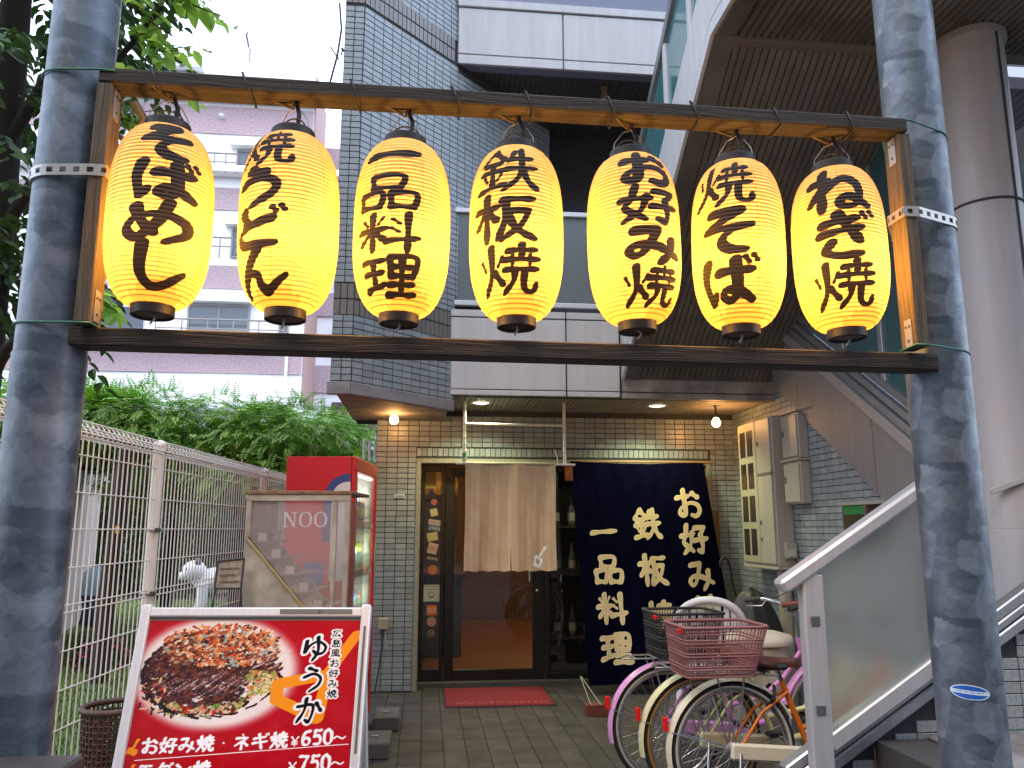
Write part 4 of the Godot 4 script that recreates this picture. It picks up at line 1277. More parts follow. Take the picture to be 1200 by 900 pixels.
	bm.lathe([Vector2(0.0, 0), Vector2(0.036, 0), Vector2(0.038, 0.02), Vector2(0.038, 0.17), Vector2(0.030, 0.20), Vector2(0.014, 0.24), Vector2(0.013, 0.29), Vector2(0.016, 0.295), Vector2(0, 0.30)], 16)
	var lb := MB.new()
	lb.lathe([Vector2(0.0386, 0.05), Vector2(0.0386, 0.13)], 16)
	var bc := [[0.02, 0.06, 0.03], [0.05, 0.025, 0.01], [0.02, 0.03, 0.06], [0.10, 0.10, 0.09]]
	var where := ["on the lowest board, left", "on the lowest board, second from left", "on the lowest board, third from left", "on the lowest board, right", "on the middle board, left", "on the middle board, second from left", "on the middle board, third from left", "on the middle board, right", "on the top board, left", "on the top board, second from left", "on the top board, third from left", "on the top board, right"]
	var i2 := 0
	for y in [0.375, 0.975, 1.445]:
		for k in 4:
			var bt := thing("bottle", "glass bottle in the right window, " + where[i2], "bottle", Vector3(1.31 + 0.155 * k, 0.03 + y, -8.08 + 0.03 * (k % 2)), 0.0, "bottles on the shelf")
			var cc: Array = bc[(i2 * 3) % 4]
			part(bt, "glass_body", bm.mesh() if i2 == 0 else bm_mesh, mat(cc[0], cc[1], cc[2], 0.12))
			part(bt, "label_band", lb.mesh() if i2 == 0 else lb_mesh, mat(0.4, 0.36, 0.28, 0.7))
			if i2 == 0:
				bm_mesh = (bt.get_child(0) as MeshInstance3D).mesh
				lb_mesh = (bt.get_child(1) as MeshInstance3D).mesh
			i2 += 1
	for q in [[Vector3(1.1, 2.25, -9.6), 1.0, "warm ceiling lamp inside the shop near the door"], [Vector3(1.9, 2.25, -11.6), 1.0, "warm ceiling lamp deep inside the shop"]]:
		var o := thing("ceiling_lamp", q[2], "lamp", q[0])
		var g := MB.new()
		g.lathe([Vector2(0, -0.09), Vector2(0.06, -0.075), Vector2(0.09, 0.0), Vector2(0.06, 0.075), Vector2(0, 0.09)], 20)
		part(o, "globe_bulb", g.mesh(), glow(1.0, 0.62, 0.28, 3.0))
		tube_part(o, "cord", [Vector3(0, 0.08, 0), Vector3(0, 0.21, 0)], 0.008, mat(0.05, 0.05, 0.05, 0.6), 6)
		lamp(o, Vector3.ZERO, Color(1.0, 0.72, 0.42), q[1], 0.08)
	# pipe frame that carries the split curtain
	var p := thing("curtain_frame", "white pipe frame hanging from the soffit above the curtain", "frame")
	var pw := mat(0.72, 0.70, 0.65, 0.4)
	for x in [0.325, 1.22]:
		tube_part(p, "hanger", [Vector3(x, 2.565, -7.0), Vector3(x, 2.01, -7.0)], 0.014, pw, 10)
		var cs := []
		for k in 40:
			cs.append(Vector3(x + 0.018 * cos(k * 0.9), 2.38 - k * 0.009, -7.0 + 0.018 * sin(k * 0.9)))
		tube_part(p, "cord", cs, 0.003, mat(0.4, 0.38, 0.33, 0.9), 5)
	tube_part(p, "cross_pipe", [Vector3(0.325, 2.36, -7.0), Vector3(1.22, 2.357, -7.0)], 0.013, pw, 10)
	tube_part(p, "curtain_pole", [Vector3(0.255, 2.01, -7.0), Vector3(1.315, 2.006, -7.0)], 0.010, pw, 10)
	tube_part(p, "green_tape", [Vector3(0.325, 2.05, -7.0), Vector3(0.325, 2.10, -7.0)], 0.017, mat(0.03, 0.25, 0.07, 0.5), 10)
	tube_part(p, "cord", [Vector3(1.16, 2.01, -6.99), Vector3(1.15, 2.08, -6.99), Vector3(1.13, 2.14, -6.99)], 0.004, pw, 5)
	var tg := thing("orange_tag", "orange tag hanging from the curtain pole end", "tag", Vector3(1.255, 1.995, -6.99))
	box_part(tg, "card", Vector3(-0.035, -0.13, -0.002), Vector3(0.035, 0.0, 0.002), mat(0.42, 0.11, 0.015, 0.7, 0, "blotch", 2.0), 0.0005)
	# split curtain
	var im := Image.create(512, 600, false, Image.FORMAT_RGB8)
	var fn := FastNoiseLite.new()
	fn.seed = 3
	fn.frequency = 0.02
	for y in 600:
		for x in 512:
			var v := fn.get_noise_2d(x * 0.5, y * 0.2) * 0.06 + fn.get_noise_2d(x * 9, y * 9) * 0.025
			im.set_pixel(x, y, Color(0.77 + v, 0.66 + v, 0.53 + v))
	var wc := Color(0.93, 0.93, 0.92)
	var el := [[Vector2(452, 470), Vector2(420, 520)], [Vector2(398, 520), Vector2(430, 545)], [Vector2(398, 520), Vector2(388, 560)], [Vector2(388, 560), Vector2(415, 578)], [Vector2(415, 578), Vector2(430, 545)]]
	for q in el:
		var ln := []
		for k in 25:
			ln.append(q[0].lerp(q[1], k / 24.0))
		brush(im, ln, 8.5, wc)
	var cm := printed(im, 0.9)
	cm.backlight_enabled = true
	cm.backlight = Color(0.35, 0.3, 0.22)
	var nr := thing("split_curtain", "beige split cloth curtain with small white spatula emblem over the door", "curtain")
	for k in 2:
		var q := MB.new()
		q.sheet(func(u: float, v: float) -> Vector3:
			var uu := (u + k) * 0.5
			var x := lerpf(0.335, 1.135, uu)
			var fold := 0.022 * sin(uu * 12.5 + 0.6 + 0.5 * v) + 0.007 * sin(uu * 31.0 + 2.0 + 2.0 * v) + 0.002 * sin(uu * 90.0)
			return Vector3(x + 0.006 * sin(v * 5.0 + k * 2.0) * v, 2.012 - v * 0.925 + 0.004 * sin(uu * 40.0), -6.99 + fold * (0.35 + 0.65 * v) + (0.02 * v * (u if k == 0 else 1.0 - u))), 60, 40)
		for j in q.t.size():
			q.t[j] = Vector2((q.t[j].x + k) * 0.5, q.t[j].y)
		part(nr, "cloth", q.mesh(), cm)
	tube_part(nr, "hem_sleeve", [Vector3(0.335, 2.01, -7.0), Vector3(1.135, 2.01, -7.0)], 0.017, mat(0.36, 0.30, 0.22, 0.9), 10)
	# navy banner
	im = Image.create(1024, 1340, false, Image.FORMAT_RGB8)
	im.fill(Color(0.030, 0.034, 0.10))
	for y in range(0, 1340, 2):
		for x in range(0, 1024, 2):
			var v := fn.get_noise_2d(x * 0.6, y * 0.25) * 0.015
			im.fill_rect(Rect2i(x, y, 2, 2), Color(0.030 + v, 0.034 + v, 0.10 + v * 1.4))
	var gold := Color(0.77, 0.69, 0.54)
	for pass_ in 2:
		var col := Color(0.90, 0.84, 0.70) if pass_ == 0 else gold
		var th := 17.0 if pass_ == 0 else 13.5
		column_text(im, "お好み焼", Vector2(755, 165), Vector2(196, 192), 222, th, col, 2)
		column_text(im, "鉄板焼", Vector2(424, 290), Vector2(196, 192), 285, th, col, 2)
		column_text(im, "一品料理", Vector2(98, 345), Vector2(206, 188), 232, th, col, 2)
	var bn := thing("navy_banner", "navy cloth banner with three columns of gold Japanese lettering", "banner")
	var q3 := MB.new()
	q3.sheet(func(u: float, v: float) -> Vector3:
		var x := lerpf(1.35 + 0.10 * v, 2.65 + 0.20 * v, u)
		var fold := 0.018 * sin(u * 17.0 + 1.5 * v) + 0.008 * sin(u * 41.0 + v * 3.0)
		return Vector3(x, 2.075 - 1.985 * v - 0.02 * sin(u * PI) * (1.0 - v), -7.42 + 0.20 * v + fold * (0.4 + 0.6 * v)), 70, 60)
	var nm := printed(im, 0.9)
	nm.specular_mode = BaseMaterial3D.SPECULAR_DISABLED
	part(bn, "cloth", q3.mesh(), nm)
	tube_part(bn, "top_pole", [Vector3(1.33, 2.07, -7.43), Vector3(2.745, 2.075, -7.43)], 0.012, mat(0.20, 0.11, 0.05, 0.6), 10)
	box_part(bn, "side_board", Vector3(2.72, 0.55, -7.50), Vector3(2.80, 1.62, -7.47), mat(0.30, 0.19, 0.08, 0.7, 0, "grain", 1.0), 0.003)
	# weights: brick with a string to the banner
	var br := thing("brick", "red brick on the pavement holding the banner string", "brick", Vector3(1.374, 0.0, -6.50), 0.05)
	part(br, "block", one(func(q): q.bx(Vector3(0, 0.045, 0), Vector3(0.20, 0.09, 0.10), 0.004)), mat(0.20, 0.055, 0.032, 0.9, 0, "grit", 3.0, "grit", 0.15))
	for x in [-0.06, 0.015]:
		tube_part(br, "string", [Vector3(x, 0.092, 0.05), Vector3(x, 0.094, 0.0), Vector3(0.04 + x * 0.1, 0.17, -0.70)], 0.0035, mat(0.35, 0.32, 0.26, 0.9), 5)
	# door mat
	var dm := thing("door_mat", "red rubber backed door mat with faint woven lettering at the door", "mat", Vector3(0.645, 0.0, -7.27))
	part(dm, "backing", one(func(q): q.bx(Vector3(0, 0.003, 0), Vector3(0.94, 0.007, 0.80), 0.002)), mat(0.02, 0.018, 0.018, 0.9))
	part(dm, "pile", one(func(q): q.bx(Vector3(0, 0.009, 0), Vector3(0.90, 0.008, 0.76), 0.003)), mat(0.27, 0.011, 0.018, 0.95, 0, "grit", 4.0, "grit", 0.2))
	var tm := TextMesh.new()
	tm.text = "Welcome"
	var sf := SystemFont.new()
	sf.font_names = PackedStringArray(["Droid Serif"])
	sf.font_italic = true
	tm.font = sf
	tm.font_size = 64
	tm.pixel_size = 0.0019
	tm.depth = 0.002
	part(dm, "lettering", tm, mat(0.36, 0.06, 0.06, 0.95), Transform3D(Basis(Vector3.RIGHT, -PI / 2) * Basis.from_scale(Vector3(1.5, 0.9, 1)), Vector3(0.02, 0.0135, 0.27)))

var bm_mesh: Mesh
var lb_mesh: Mesh

# ---------------------------------------------------------------- lamps and boxes on the walls
func build_wall_fittings() -> void:
	# bare warm bulbs under the soffit
	for q in [[Vector3(-0.30, 2.405, -7.11), "bare warm bulb glowing under the tiled overhang on the left", 2.46], [Vector3(2.635, 2.405, -7.0), "bare warm bulb glowing under the soffit on the right", 2.565]]:
		var o := thing("bare_bulb", q[1], "lamp", q[0], 0.0, "bare bulbs over the entrance")
		var g := MB.new()
		g.lathe([Vector2(0, -0.042), Vector2(0.02, -0.038), Vector2(0.036, -0.02), Vector2(0.040, 0.0), Vector2(0.032, 0.024), Vector2(0.018, 0.045)], 20)
		part(o, "glass_bulb", g.mesh(), glow(1.0, 0.66, 0.30, 22.0))
		g = MB.new()
		g.lathe([Vector2(0.018, 0.045), Vector2(0.024, 0.05), Vector2(0.024, 0.085), Vector2(0.0, 0.088)], 16)
		part(o, "socket", g.mesh(), mat(0.05, 0.045, 0.04, 0.5))
		tube_part(o, "stem", [Vector3(0, 0.08, 0), Vector3(0, q[2] - q[0].y, 0)], 0.01, mat(0.1, 0.09, 0.08, 0.5), 8)
		lamp(o, Vector3.ZERO, Color(1.0, 0.66, 0.32), 0.13, 0.035)
	# recessed down lights
	for q in [[Vector3(0.47, 2.556, -7.02), "round recessed down light above the split curtain"], [Vector3(2.09, 2.556, -7.03), "round recessed down light above the navy banner"]]:
		var o := thing("down_light", q[1], "lamp", q[0], 0.0, "down lights in the soffit")
		var g := MB.new()
		g.lathe([Vector2(0.070, 0.0), Vector2(0.088, -0.008), Vector2(0.092, 0.0)], 28)
		part(o, "trim_ring", g.mesh(), mat(0.6, 0.6, 0.55, 0.4))
		g = MB.new()
		g.lathe([Vector2(0.0, -0.006), Vector2(0.045, -0.005), Vector2(0.070, 0.0)], 28)
		part(o, "light_diffuser", g.mesh(), glow(1.0, 0.98, 0.70, 6.0))
		var l := SpotLight3D.new()
		l.name = "lamp_light"
		l.light_color = Color(0.97, 1.0, 0.78)
		l.light_energy = 2.0
		l.light_size = 0.06
		l.spot_angle = 72.0
		l.spot_angle_attenuation = 0.6
		l.spot_range = 20.0
		l.spot_attenuation = 2.0
		l.shadow_enabled = true
		o.add_child(l)
		l.position = Vector3(0, -0.015, 0)
		l.rotation_degrees = Vector3(-90, 0, 0)
	# meter cabinets on the side wall
	var cream := mat(0.40, 0.37, 0.31, 0.5, 0, "faint", 1.6)
	var dark := mat(0.018, 0.018, 0.018, 0.4)
	var m := thing("meter_cabinet", "tall cream steel meter cabinet with slotted door on the side wall", "cabinet")
	box_part(m, "case", Vector3(2.86, 1.14, -7.02), Vector3(3.012, 2.38, -6.34), cream, 0.008)
	box_part(m, "base_lip", Vector3(2.84, 1.115, -7.03), Vector3(3.012, 1.14, -6.33), cream, 0.003)
	var sd := box_part(m, "slotted_door", Vector3(2.84, 1.16, -7.01), Vector3(2.862, 2.37, -6.64), mat(0.40, 0.38, 0.27, 0.5, 0, "faint", 1.6), 0.003)
	for r in 4:
		for k in 2:
			box_part(sd, "slot", Vector3(-0.016, -0.545 + r * 0.285, -0.14 + k * 0.155), Vector3(-0.010, -0.545 + r * 0.285 + 0.225, -0.14 + k * 0.155 + 0.11), dark, 0.002)
	box_part(m, "door_panel", Vector3(2.84, 1.16, -6.63), Vector3(2.862, 1.89, -6.35), cream, 0.003)
	box_part(m, "door_panel", Vector3(2.84, 1.91, -6.63), Vector3(2.862, 2.37, -6.35), cream, 0.003)
	box_part(m, "hinge_strip", Vector3(2.835, 1.893, -6.63), Vector3(2.862, 1.907, -6.35), mat(0.2, 0.18, 0.15, 0.5))
	for y in [1.34, 1.48, 2.15]:
		box_part(m, "latch", Vector3(2.828, y, -6.60), Vector3(2.84, y + 0.035, -6.58), mat(0.25, 0.22, 0.18, 0.4, 0.5), 0.002)
	tube_part(m, "conduit", [Vector3(2.95, 1.13, -6.45), Vector3(2.95, 0.0, -6.45)], 0.055, cream, 14)
	var sw := thing("switch_box", "small cream switch box with cover on the meter cabinet side", "box", Vector3(2.955, 1.27, -6.32))
	box_part(sw, "case", Vector3(-0.05, -0.065, -0.018), Vector3(0.05, 0.065, 0.03), cream, 0.006)
	box_part(sw, "cover", Vector3(-0.034, -0.05, 0.03), Vector3(0.034, 0.01, 0.042), mat(0.5, 0.48, 0.42, 0.3), 0.004)
	for q in [[1.64, 1.98, "lower of two small cream meter boxes on the tiled side wall"], [2.0, 2.37, "upper of two small cream meter boxes on the tiled side wall"]]:
		var o := thing("meter_box", q[2], "box", Vector3.ZERO, 0.0, "meter boxes on the side wall")
		box_part(o, "case", Vector3(2.93, q[0], -6.28), Vector3(3.012, q[1], -6.0), cream, 0.006)
		box_part(o, "lid", Vector3(2.915, q[0] + 0.015, -6.27), Vector3(2.932, q[1] - 0.02, -6.01), cream, 0.004)
		box_part(o, "cap", Vector3(2.905, q[1], -6.295), Vector3(3.012, q[1] + 0.018, -5.985), cream, 0.004)
		box_part(o, "latch", Vector3(2.903, (q[0] + q[1]) * 0.5, -6.25), Vector3(2.916, (q[0] + q[1]) * 0.5 + 0.05, -6.23), mat(0.2, 0.18, 0.15, 0.4, 0.5), 0.002)
	# low window in the side wall
	var w := thing("side_window", "small dark window with green tape in the tiled side wall", "window")
	box_part(w, "frame", Vector3(2.995, 1.61, -5.56), Vector3(3.03, 1.635, -4.97), mat(0.35, 0.33, 0.28, 0.5), 0.002)
	box_part(w, "pane", Vector3(3.015, 1.30, -5.55), Vector3(3.022, 1.61, -4.98), mat(0.05, 0.035, 0.025, 0.2))
	box_part(w, "tape", Vector3(3.008, 1.545, -5.54), Vector3(3.014, 1.607, -5.24), mat(0.03, 0.22, 0.06, 0.35))
	box_part(w, "frame", Vector3(2.995, 1.29, -5.25), Vector3(3.02, 1.61, -5.225), mat(0.16, 0.11, 0.07, 0.5), 0.002)
	# outlet and name plate on the front wall
	var o2 := thing("outlet_box", "small cream outlet box with hanging cable on the front wall", "box", Vector3(-0.365, 0.60, -7.555))
	box_part(o2, "case", Vector3(-0.045, -0.05, 0), Vector3(0.045, 0.05, 0.045), mat(0.32, 0.27, 0.19, 0.5), 0.006)
	tube_part(o2, "cable", [Vector3(0.0, -0.05, 0.02), Vector3(-0.005, -0.2, 0.03), Vector3(-0.03, -0.4, 0.04), Vector3(-0.06, -0.595, 0.06)], 0.007, mat(0.02, 0.02, 0.02, 0.6), 6)
	tube_part(o2, "pipe", [Vector3(0.02, -0.05, 0.018), Vector3(0.02, -0.22, 0.018)], 0.009, mat(0.3, 0.3, 0.3, 0.4), 8)
	var np := thing("name_plate", "small pale number plate on the front wall tiles", "sign", Vector3(-0.252, 1.745, -7.56))
	box_part(np, "plate", Vector3(-0.05, -0.018, 0), Vector3(0.05, 0.018, 0.006), mat(0.42, 0.45, 0.55, 0.4), 0.002)
	box_part(np, "legend", Vector3(-0.038, -0.004, 0.006), Vector3(0.038, 0.004, 0.0068), mat(0.10, 0.12, 0.25, 0.6))

# ---------------------------------------------------------------- poles and the wooden frame for the lanterns
func hull_loop(pole: Vector2, r: float, rect: Rect2, grow: float) -> PackedVector2Array:
	var p := PackedVector2Array()
	for k in 36:
		p.append(pole + Vector2.from_angle(TAU * k / 36.0) * (r + grow))
	for c in [Vector2(-1, -1), Vector2(1, -1), Vector2(1, 1), Vector2(-1, 1)]:
		p.append(rect.get_center() + rect.size * 0.5 * c + c * grow)
	return Geometry2D.convex_hull(p)

func build_poles_and_frame() -> void:
	var zinc := mat(0.25, 0.275, 0.30, 0.45, 0.4, "spangle", 2.4)
	var old := [mat(0.065, 0.047, 0.031, 0.85, 0, "grain_along", 1.5, "grain_along", 0.4), mat(0.17, 0.12, 0.07, 0.85, 0, "grain", 1.5, "grain", 0.25)]
	var steel := mat(0.40, 0.38, 0.34, 0.4, 0.7)
	var green := mat(0.02, 0.14, 0.08, 0.5)
	var black := mat(0.015, 0.015, 0.015, 0.6)
	var frame := thing("lantern_frame", "weathered wooden frame of two beams and two posts carrying the lanterns", "frame")
	# top beam, bottom beam
	for q in [[Vector3(-0.86, 2.60, -2.005), Vector3(1.365, 2.60, -2.03), 0.075, 0.042], [Vector3(-0.915, 1.917, -2.04), Vector3(1.43, 1.912, -2.085), 0.07, 0.048]]:
		var b := MB.new()
		b.bar(q[0], q[1], q[2], q[3], 0.004)
		part(frame, "beam", b.mesh(), old[0])
	for x in [[-0.86, -0.822, -2.003], [1.335, 1.373, -2.035]]:
		var b := MB.new()
		b.bb(Vector3(x[0], 1.943, x[2] - 0.036), Vector3(x[1], 2.577, x[2] + 0.036), 0.003)
		part(frame, "post", b.mesh(), old[1])
	# galvanised corner plates with screws
	for q in [Vector3(-0.8205, 2.53, -2.0), Vector3(-0.8205, 1.99, -2.0), Vector3(1.3335, 2.53, -2.03), Vector3(1.3335, 1.985, -2.03)]:
		var s := 1.0 if q.x < 0 else -1.0
		var pl := box_part(frame, "corner_plate", q + Vector3(-0.0015, -0.04, -0.016), q + Vector3(0.0015, 0.04, 0.016), steel, 0.0005)
		for k in [[-0.02, 0.0], [0.02, 0.008], [0.02, -0.008]]:
			tube_part(pl, "screw", [Vector3(0, k[0], k[1]), Vector3(0.003 * s, k[0], k[1])], 0.004, mat(0.1, 0.1, 0.1, 0.4, 0.8), 8)
	# black wire ties round the top beam
	for x in [-0.73, -0.50, -0.22, 0.05, 0.25, 0.48, 0.72, 0.96, 1.18]:
		var zc: float = -2.018 - 0.011 * (x - 0.25)
		var t: float = x + 0.02
		tube_part(frame, "wire_tie", [Vector3(x, 2.625, zc + 0.04), Vector3(t, 2.575, zc + 0.041), Vector3(t, 2.575, zc - 0.041), Vector3(x, 2.625, zc - 0.041)], 0.003, black, 6, true)
		tube_part(frame, "wire_tie", [Vector3(x, 2.62, zc + 0.03), Vector3(x - 0.004, 2.633, zc + 0.035)], 0.003, black, 5)
	# lamp cable coiled at the left end
	tube_part(frame, "cable_loop", [Vector3(-0.80, 2.57, -2.05), Vector3(-0.775, 2.53, -2.06), Vector3(-0.79, 2.49, -2.07), Vector3(-0.825, 2.475, -2.08), Vector3(-0.84, 2.49, -2.09)], 0.009, mat(0.22, 0.18, 0.14, 0.6), 8)
	tube_part(frame, "cable_loop", [Vector3(-0.795, 2.57, -2.06), Vector3(-0.765, 2.525, -2.07), Vector3(-0.785, 2.48, -2.08), Vector3(-0.825, 2.465, -2.09)], 0.009, mat(0.16, 0.13, 0.1, 0.6), 8)
	# poles
	for q in [[Vector2(-0.945, -2.06), "galvanised steel pole on the left of the lantern frame", -0.841, -2.003, 2.335, 1.895], [Vector2(1.478, -2.13), "galvanised steel pole on the right of the lantern frame with blue sticker", 1.354, -2.035, 2.335, -1.0]]:
		var o := thing("steel_pole", q[1], "pole", Vector3(q[0].x, -0.02, q[0].y), 0.0, "galvanised poles beside the lanterns")
		var b := MB.new()
		if q[5] > 0:
			b.lathe([Vector2(0.086, 0.0), Vector2(0.086, 1.21), Vector2(0.084, 1.215), Vector2(0.084, q[5]), Vector2(0.0815, q[5] + 0.004), Vector2(0.081, 4.6), Vector2(0, 4.62)], 48)
		else:
			b.lathe([Vector2(0.086, 0.0), Vector2(0.085, 2.2), Vector2(0.083, 4.6), Vector2(0, 4.62)], 48)
		part(o, "shaft", b.mesh(), zinc)
		var rect := Rect2(q[2] - 0.020, q[3] - 0.037, 0.040, 0.074)
		# pierced steel band round pole and post: two edges and the bridges between the holes
		var lp := hull_loop(q[0], 0.085, rect, 0.003)
		var bm := MB.new()
		var carry := 0.0
		for k in lp.size() - 1:
			var a := lp[k]
			var c := lp[k + 1]
			for y in [-0.011, 0.011]:
				bm.bar(Vector3(a.x, q[4] + y, a.y), Vector3(c.x, q[4] + y, c.y), 0.002, 0.008)
			var seg := a.distance_to(c)
			var dd := (c - a) / seg * 0.009
			while carry < seg:
				var p := a.lerp(c, carry / seg)
				bm.bar(Vector3(p.x - dd.x, q[4], p.y - dd.y), Vector3(p.x + dd.x, q[4], p.y + dd.y), 0.0018, 0.016)
				carry += 0.034
			carry -= seg
		part(o, "pierced_band", bm.mesh(), steel, Transform3D(Basis.IDENTITY, -o.position))
		for y in [2.615, 1.945]:
			var lp2 := hull_loop(q[0], 0.084, Rect2(q[2] - 0.019, q[3] - 0.036, 0.038, 0.072), 0.002)
			var pts := []
			for k in lp2.size() - 1:
				pts.append(Vector3(lp2[k].x, y + 0.004 * sin(k * 0.3), lp2[k].y) - o.position)
			tube_part(o, "green_wire", pts, 0.0028, green, 6, true)
		if q[5] < 0:
			# oval sticker bent round the pole
			var im := Image.create(256, 128, false, Image.FORMAT_RGB8)
			im.fill(Color(0.75, 0.80, 0.85))
			for y in 128:
				for x in 256:
					var e := pow((x - 128) / 118.0, 2) + pow((y - 64) / 56.0, 2)
					if e < 1.0 and absf(y - 64) > 15:
						im.set_pixel(x, y, Color(0.10, 0.33, 0.66))
			for k in 14:
				im.fill_rect(Rect2i(38 + k * 13, 58, 8, 4 + (k % 3) * 3), Color(0.15, 0.2, 0.35))
			var st := MB.new()
			var ang := deg_to_rad(-33.0)
			var f := func(u: float, v: float) -> Vector3:
				var yy := (0.5 - v) * 0.038
				var half := sqrt(maxf(0.0, 1.0 - pow((0.5 - v) * 2.0, 2))) * 0.048
				var a := ang + (u - 0.5) * 2.0 * half / 0.087
				return Vector3(sin(a) * 0.0872, 1.045 + yy - (u - 0.5) * 0.006 * half / 0.048, cos(a) * 0.0872)
			st.sheet(f, 20, 40)
			for k in st.t.size():
				var hw := sqrt(maxf(0.0, 1.0 - pow((0.5 - st.t[k].y) * 2.0, 2)))
				st.t[k].x = 0.5 + (st.t[k].x - 0.5) * hw
			part(o, "sticker", st.mesh(), printed(im, 0.4))
	# dark box in front of the left pole
	var x := thing("dark_box", "dark flat topped box standing in front of the left pole", "box", Vector3(-1.20, -0.02, -1.72))
	part(x, "body", one(func(q): q.bb(Vector3(-0.5, 0.0, -0.22), Vector3(0.455, 0.955, 0.25), 0.01)), mat(0.02, 0.017, 0.016, 0.6, 0, "blotch", 2.0))
	part(x, "top", one(func(q): q.bb(Vector3(-0.51, 0.956, -0.23), Vector3(0.465, 0.982, 0.26), 0.006)), mat(0.05, 0.045, 0.045, 0.5, 0, "blotch", 2.0))

# ---------------------------------------------------------------- paper lanterns
func lantern_radius(s: float) -> float:
	return 0.052 + 0.073 * pow(maxf(0.0, 1.0 - pow(absf(s), 3.0)), 0.55)

